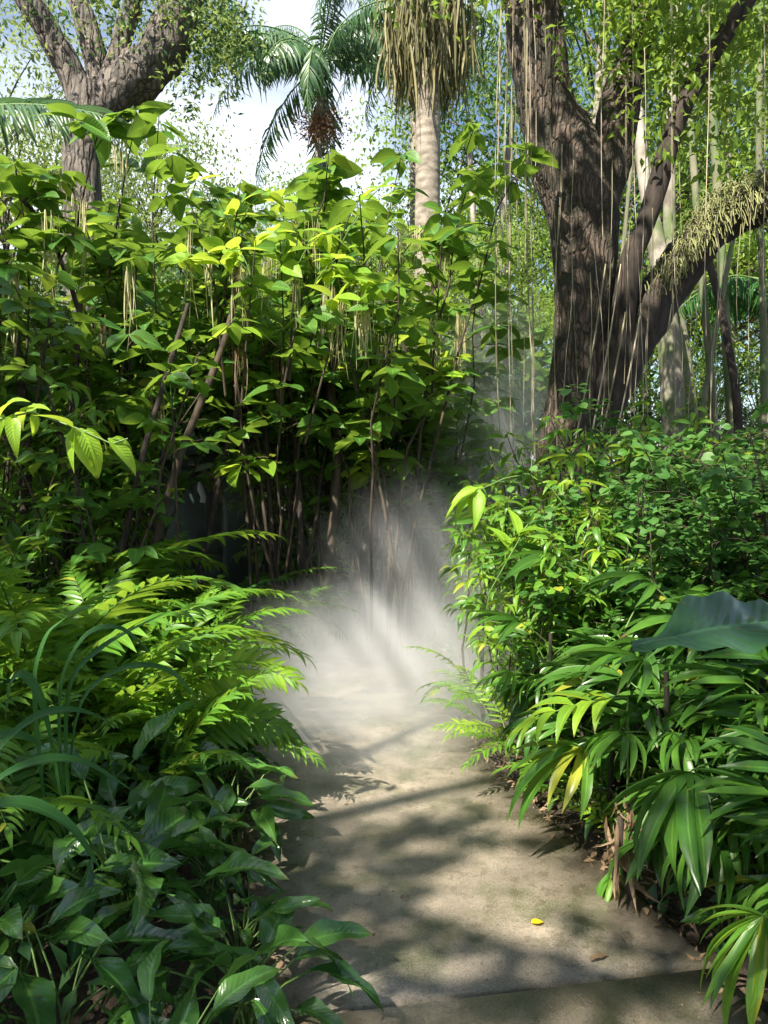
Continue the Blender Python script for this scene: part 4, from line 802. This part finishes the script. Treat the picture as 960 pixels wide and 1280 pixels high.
k = 900; y = rng.uniform(1.9, 7, k); pc = np.interp(y, [0, 2, 2.56, 3.46, 5.2, 7, 9], [.62, .47, .33, .08, -.28, -.5, -.5]); x = pc + HW * np.sign(rng.uniform(-1, 1, k)) * rng.random(k) ** .45
b.leaves(T_small, np.stack([x, y, np.full(k, .035)], 1), rng.normal(size=(k, 3)) * V(1, 1, .1), V(0, 0, 1) + rng.normal(0, .2, (k, 3)), rng.uniform(.004, .014, k) * (1 + 1.5 * (rng.random(k) > .95)), 'dead')
tag(b.build('leaf_litter'), 'brown leaf litter lying along the edges of the path', 'leaf litter', kind='stuff')

# ------------------------------------------------------------------ added overhead canopy, unseen, its gaps shaped to place the sun
LIT = [(P(a, b_, c), r_) for a, b_, c, r_ in (  # sunlit targets: canopy leaves on their sun rays are left out
    (450, 885, 5.5, .3), (545, 905, 5.2, .36), (400, 905, 5.2, .25), (600, 940, 4.8, .25), (590, 990, 4.2, .26), (430, 960, 4.5, .16), (520, 965, 4.4, .3), (500, 1015, 3.9, .13), (660, 1150, 2.9, .2), (630, 1085, 3.2, .2), (700, 1110, 3.0, .14), (560, 1120, 3.1, .09), (430, 925, 4.8, .16), (640, 1030, 3.7, .12), (760, 1120, 2.9, .1), (380, 860, 6, .2),
    (300, 785, 3.75, .2), (240, 800, 3.9, .25), (300, 890, 3.6, .17), (200, 860, 3.7, .2), (100, 720, 4.2, .35), (30, 700, 4.3, .3), (170, 730, 4.3, .25), (60, 800, 3.6, .22), (230, 770, 4., .2), (330, 850, 3.7, .15), (240, 960, 3.2, .1), (130, 960, 2.7, .07),
    (600, 640, 4.6, .25), (625, 740, 4.2, .25), (620, 690, 5., .5), (660, 740, 4.8, .5), (590, 800, 5.2, .4), (700, 680, 4.6, .35), (640, 860, 4.9, .4), (600, 640, 5.3, .4), (780, 780, 4., .2), (760, 880, 3.3, .2), (690, 930, 3.6, .2), (650, 960, 3.7, .2), (800, 850, 3.3, .13), (880, 600, 4.4, .25), (740, 760, 4.2, .25), (960, 830, 2.8, .1), (930, 1190, 2.1, .09), (820, 650, 4.5, .2), (950, 700, 4.3, .12),
    (320, 300, 6.1, .45), (400, 340, 6.1, .45), (260, 320, 6.1, .3), (450, 350, 6.1, .3), (300, 240, 6.4, .35), (440, 260, 6.4, .2), (500, 300, 6.7, .25), (560, 420, 7, .2), (210, 440, 5.4, .2), (100, 540, 2.6, .35), (10, 520, 2.6, .25), (150, 560, 2.6, .2), (380, 520, 7., .15), (40, 440, 6.2, .25), (70, 560, 6.2, .2),
    (672, 110, DT, .3), (690, 260, DT, .22), (790, 100, DT, .3), (880, 300, DT, .5), (700, 400, DT, .14), (735, 470, DT, .07), (690, 560, DT, .15), (800, 390, DT, .2),
    (510, 700, 6.6, .16), (540, 770, 6.2, .14), (470, 760, 6.2, .16), (430, 790, 6., .22), (530, 820, 5.8, .2), (480, 800, 6., .16), (495, 700, 6.6, .13), (525, 735, 6.4, .1), (565, 690, 6.8, .1), (455, 775, 6, .14), (545, 650, 7.4, .09), (575, 780, 5.8, .1), (400, 760, 6.4, .12), (350, 940, 4.7, .08), (332, 935, 4.7, .035), (400, 870, 5.6, .15), (600, 560, 7.4, .3), (590, 470, 7.6, .3), (345, 925, 4.7, .11), (320, 650, 8.2, .08), (400, 800, 6, .2), (560, 640, 7, .1), (640, 590, 7., .2))]
ZC = 8.6
SOFT = [(P(a, b_, c), r_, q_) for a, b_, c, r_, q_ in ((120, 760, 4.2, 1., .55), (60, 820, 3.6, .6, .5), (120, 380, 6.5, 1.7, .5), (400, 400, 7.2, 1.7, .5), (300, 250, 6.5, 1.6, .6), (690, 760, 4.7, 1., .75), (850, 650, 4.5, 1., .6), (800, 850, 3.2, .6, .6), (900, 1000, 2.6, .4, .3), (560, 300, 8, 1.5, .5))]  # canopy only thinned toward these, for partial sun
inv = -LIGHT / LIGHT[2] * -1
def canopy(name, xy, label, n_, box, zr, mat, trunk_r=.22):
    root = thing(name, (xy[0], xy[1], 0)); o_ = np.array(root.location)
    k = n_; c = np.stack([rng.uniform(box[0], box[1], k), rng.uniform(box[2], box[3], k), ZC + rng.normal(0, zr, k)], 1)
    keep = (c[:, 2] - 1.6) > (c[:, 1] + .5) * .74
    for p_, r_ in LIT:
        v = c - p_; al = v @ (-LIGHT); pd = np.linalg.norm(v - al[:, None] * (-LIGHT)[None], axis=1)
        keep &= ~((pd < r_ * (1.08 + .12 * np.sin(c[:, 0] * 17 + c[:, 1] * 11))) & (al > 0))
    for p_, r_, q_ in SOFT:
        v = c - p_; al = v @ (-LIGHT); pd = np.linalg.norm(v - al[:, None] * (-LIGHT)[None], axis=1); keep &= ~((pd < r_) & (rng.random(len(c)) < q_) & (al > 0))
    c = c[keep]; k = len(c); b = MB()
    b.leaves(T_small, c - o_, rng.normal(size=(k, 3)) * V(1, 1, .4), V(0, 0, 1) + rng.normal(0, .35, (k, 3)), rng.uniform(.14, .26, k), mat, wid=1.2)
    t = MB(); t.tube(bez(V(0, 0, -.1), V(.2, .1, 4), V(0, .2, ZC - .5), 12), np.linspace(trunk_r, trunk_r * .5, 12), 'bark_grey', 14, rough=.15)
    for j in range(16):
        e_ = c[rng.integers(0, k)] - o_; s0 = V(0, .1, ZC - U(1.5, 3)); t.tube(bez(s0, (s0 + e_) / 2 + V(0, 0, .8), e_, 9), np.linspace(.07, .012, 9), 'bark_grey', 6)
    t.build('trunk', root); b.build('crown', root); tag(root, label, 'tree'); return k
ZTOP = True
nk = canopy('added_canopy', (-4.6, -2.2), 'added unseen shade canopy over the path from the left, gaps cut for sun patches', 26000, (-11.5, -1.5, -8.5, 4.8), .5, 'tree3')
nk2 = canopy('added_canopy', (3.2, -2.5), 'added unseen shade canopy behind the viewer, gaps cut for sun patches', 17000, (-1.5, 5.0, -8.5, 4.8), .5, 'tree3')
print('canopy leaves', nk, nk2)

# ------------------------------------------------------------------ mist
m, n, l, o = newmat('drifting mist'); M['mist'] = m
tcn = n.new('ShaderNodeTexCoord'); tot = None
for (c, r_, a_) in ((P(435, 835, 6.2), (1.5, 2.2, .8), 1.4), (P(530, 730, 7.0), (1.2, 1.9, 1.25), .42), (P(620, 520, 7.8), (.85, 1.0, 1.6), .7), (P(370, 930, 5.0), (.75, 1.2, .7), .9), (P(630, 830, 5.5), (1.0, 1.3, 1.0), .8), (P(300, 640, 8.2), (2.0, 1.3, 1.1), .12), (P(470, 940, 4.8), (1.3, 1.4, .6), .6)):
    mp = n.new('ShaderNodeMapping'); mp.vector_type = 'POINT'; mp.inputs['Location'].default_value = tuple(-c[i] / r_[i] for i in range(3)); mp.inputs['Scale'].default_value = tuple(1 / q for q in r_)
    l.new(tcn.outputs['Object'], mp.inputs['Vector']); ln_ = n.new('ShaderNodeVectorMath'); ln_.operation = 'LENGTH'; l.new(mp.outputs['Vector'], ln_.inputs[0])
    q = n.new('ShaderNodeMapRange'); q.interpolation_type = 'SMOOTHSTEP'; l.new(ln_.outputs['Value'], q.inputs['Value'])
    for s, v in (('From Min', 0.), ('From Max', 1.), ('To Min', a_), ('To Max', 0.)): q.inputs[s].default_value = v
    tot = q.outputs['Result'] if tot is None else mth(n, l, 'ADD', tot, q.outputs['Result'])
nz = noise_(n, l, tcn.outputs['Object'], 1.5, 4, .55)
den = mth(n, l, 'MULTIPLY', tot, rng_(n, l, nz, .36, .64, .45, 1.5))
pv = n.new('ShaderNodeVolumePrincipled'); pv.inputs['Color'].default_value = (.97, .98, 1, 1); pv.inputs['Anisotropy'].default_value = 0.
l.new(den, pv.inputs['Density']); l.new(pv.outputs[0], o.inputs['Volume'])
b = MB(); b.box((.1, 6.6, 1.74), (5.2, 5.8, 3.4), 'mist'); mo = b.build('mist', smooth=False)
tag(mo, 'white drifting mist lying over the path and rising past the forked tree', 'mist', kind='stuff')

# ------------------------------------------------------------------ render settings
scene.view_settings.view_transform = 'Standard'; scene.view_settings.look = 'None'; scene.view_settings.exposure = 1.5; scene.view_settings.gamma = 1
cy = scene.cycles; cy.use_denoising = True; cy.use_adaptive_sampling = True; cy.adaptive_threshold = .03; cy.max_bounces = 8; cy.diffuse_bounces = 4; cy.glossy_bounces = 2; cy.transmission_bounces = 5; cy.transparent_max_bounces = 8; cy.volume_bounces = 1
cy.volume_step_rate = 1.; cy.volume_max_steps = 96; cy.caustics_reflective = False; cy.caustics_refractive = False; cy.sample_clamp_indirect = 4
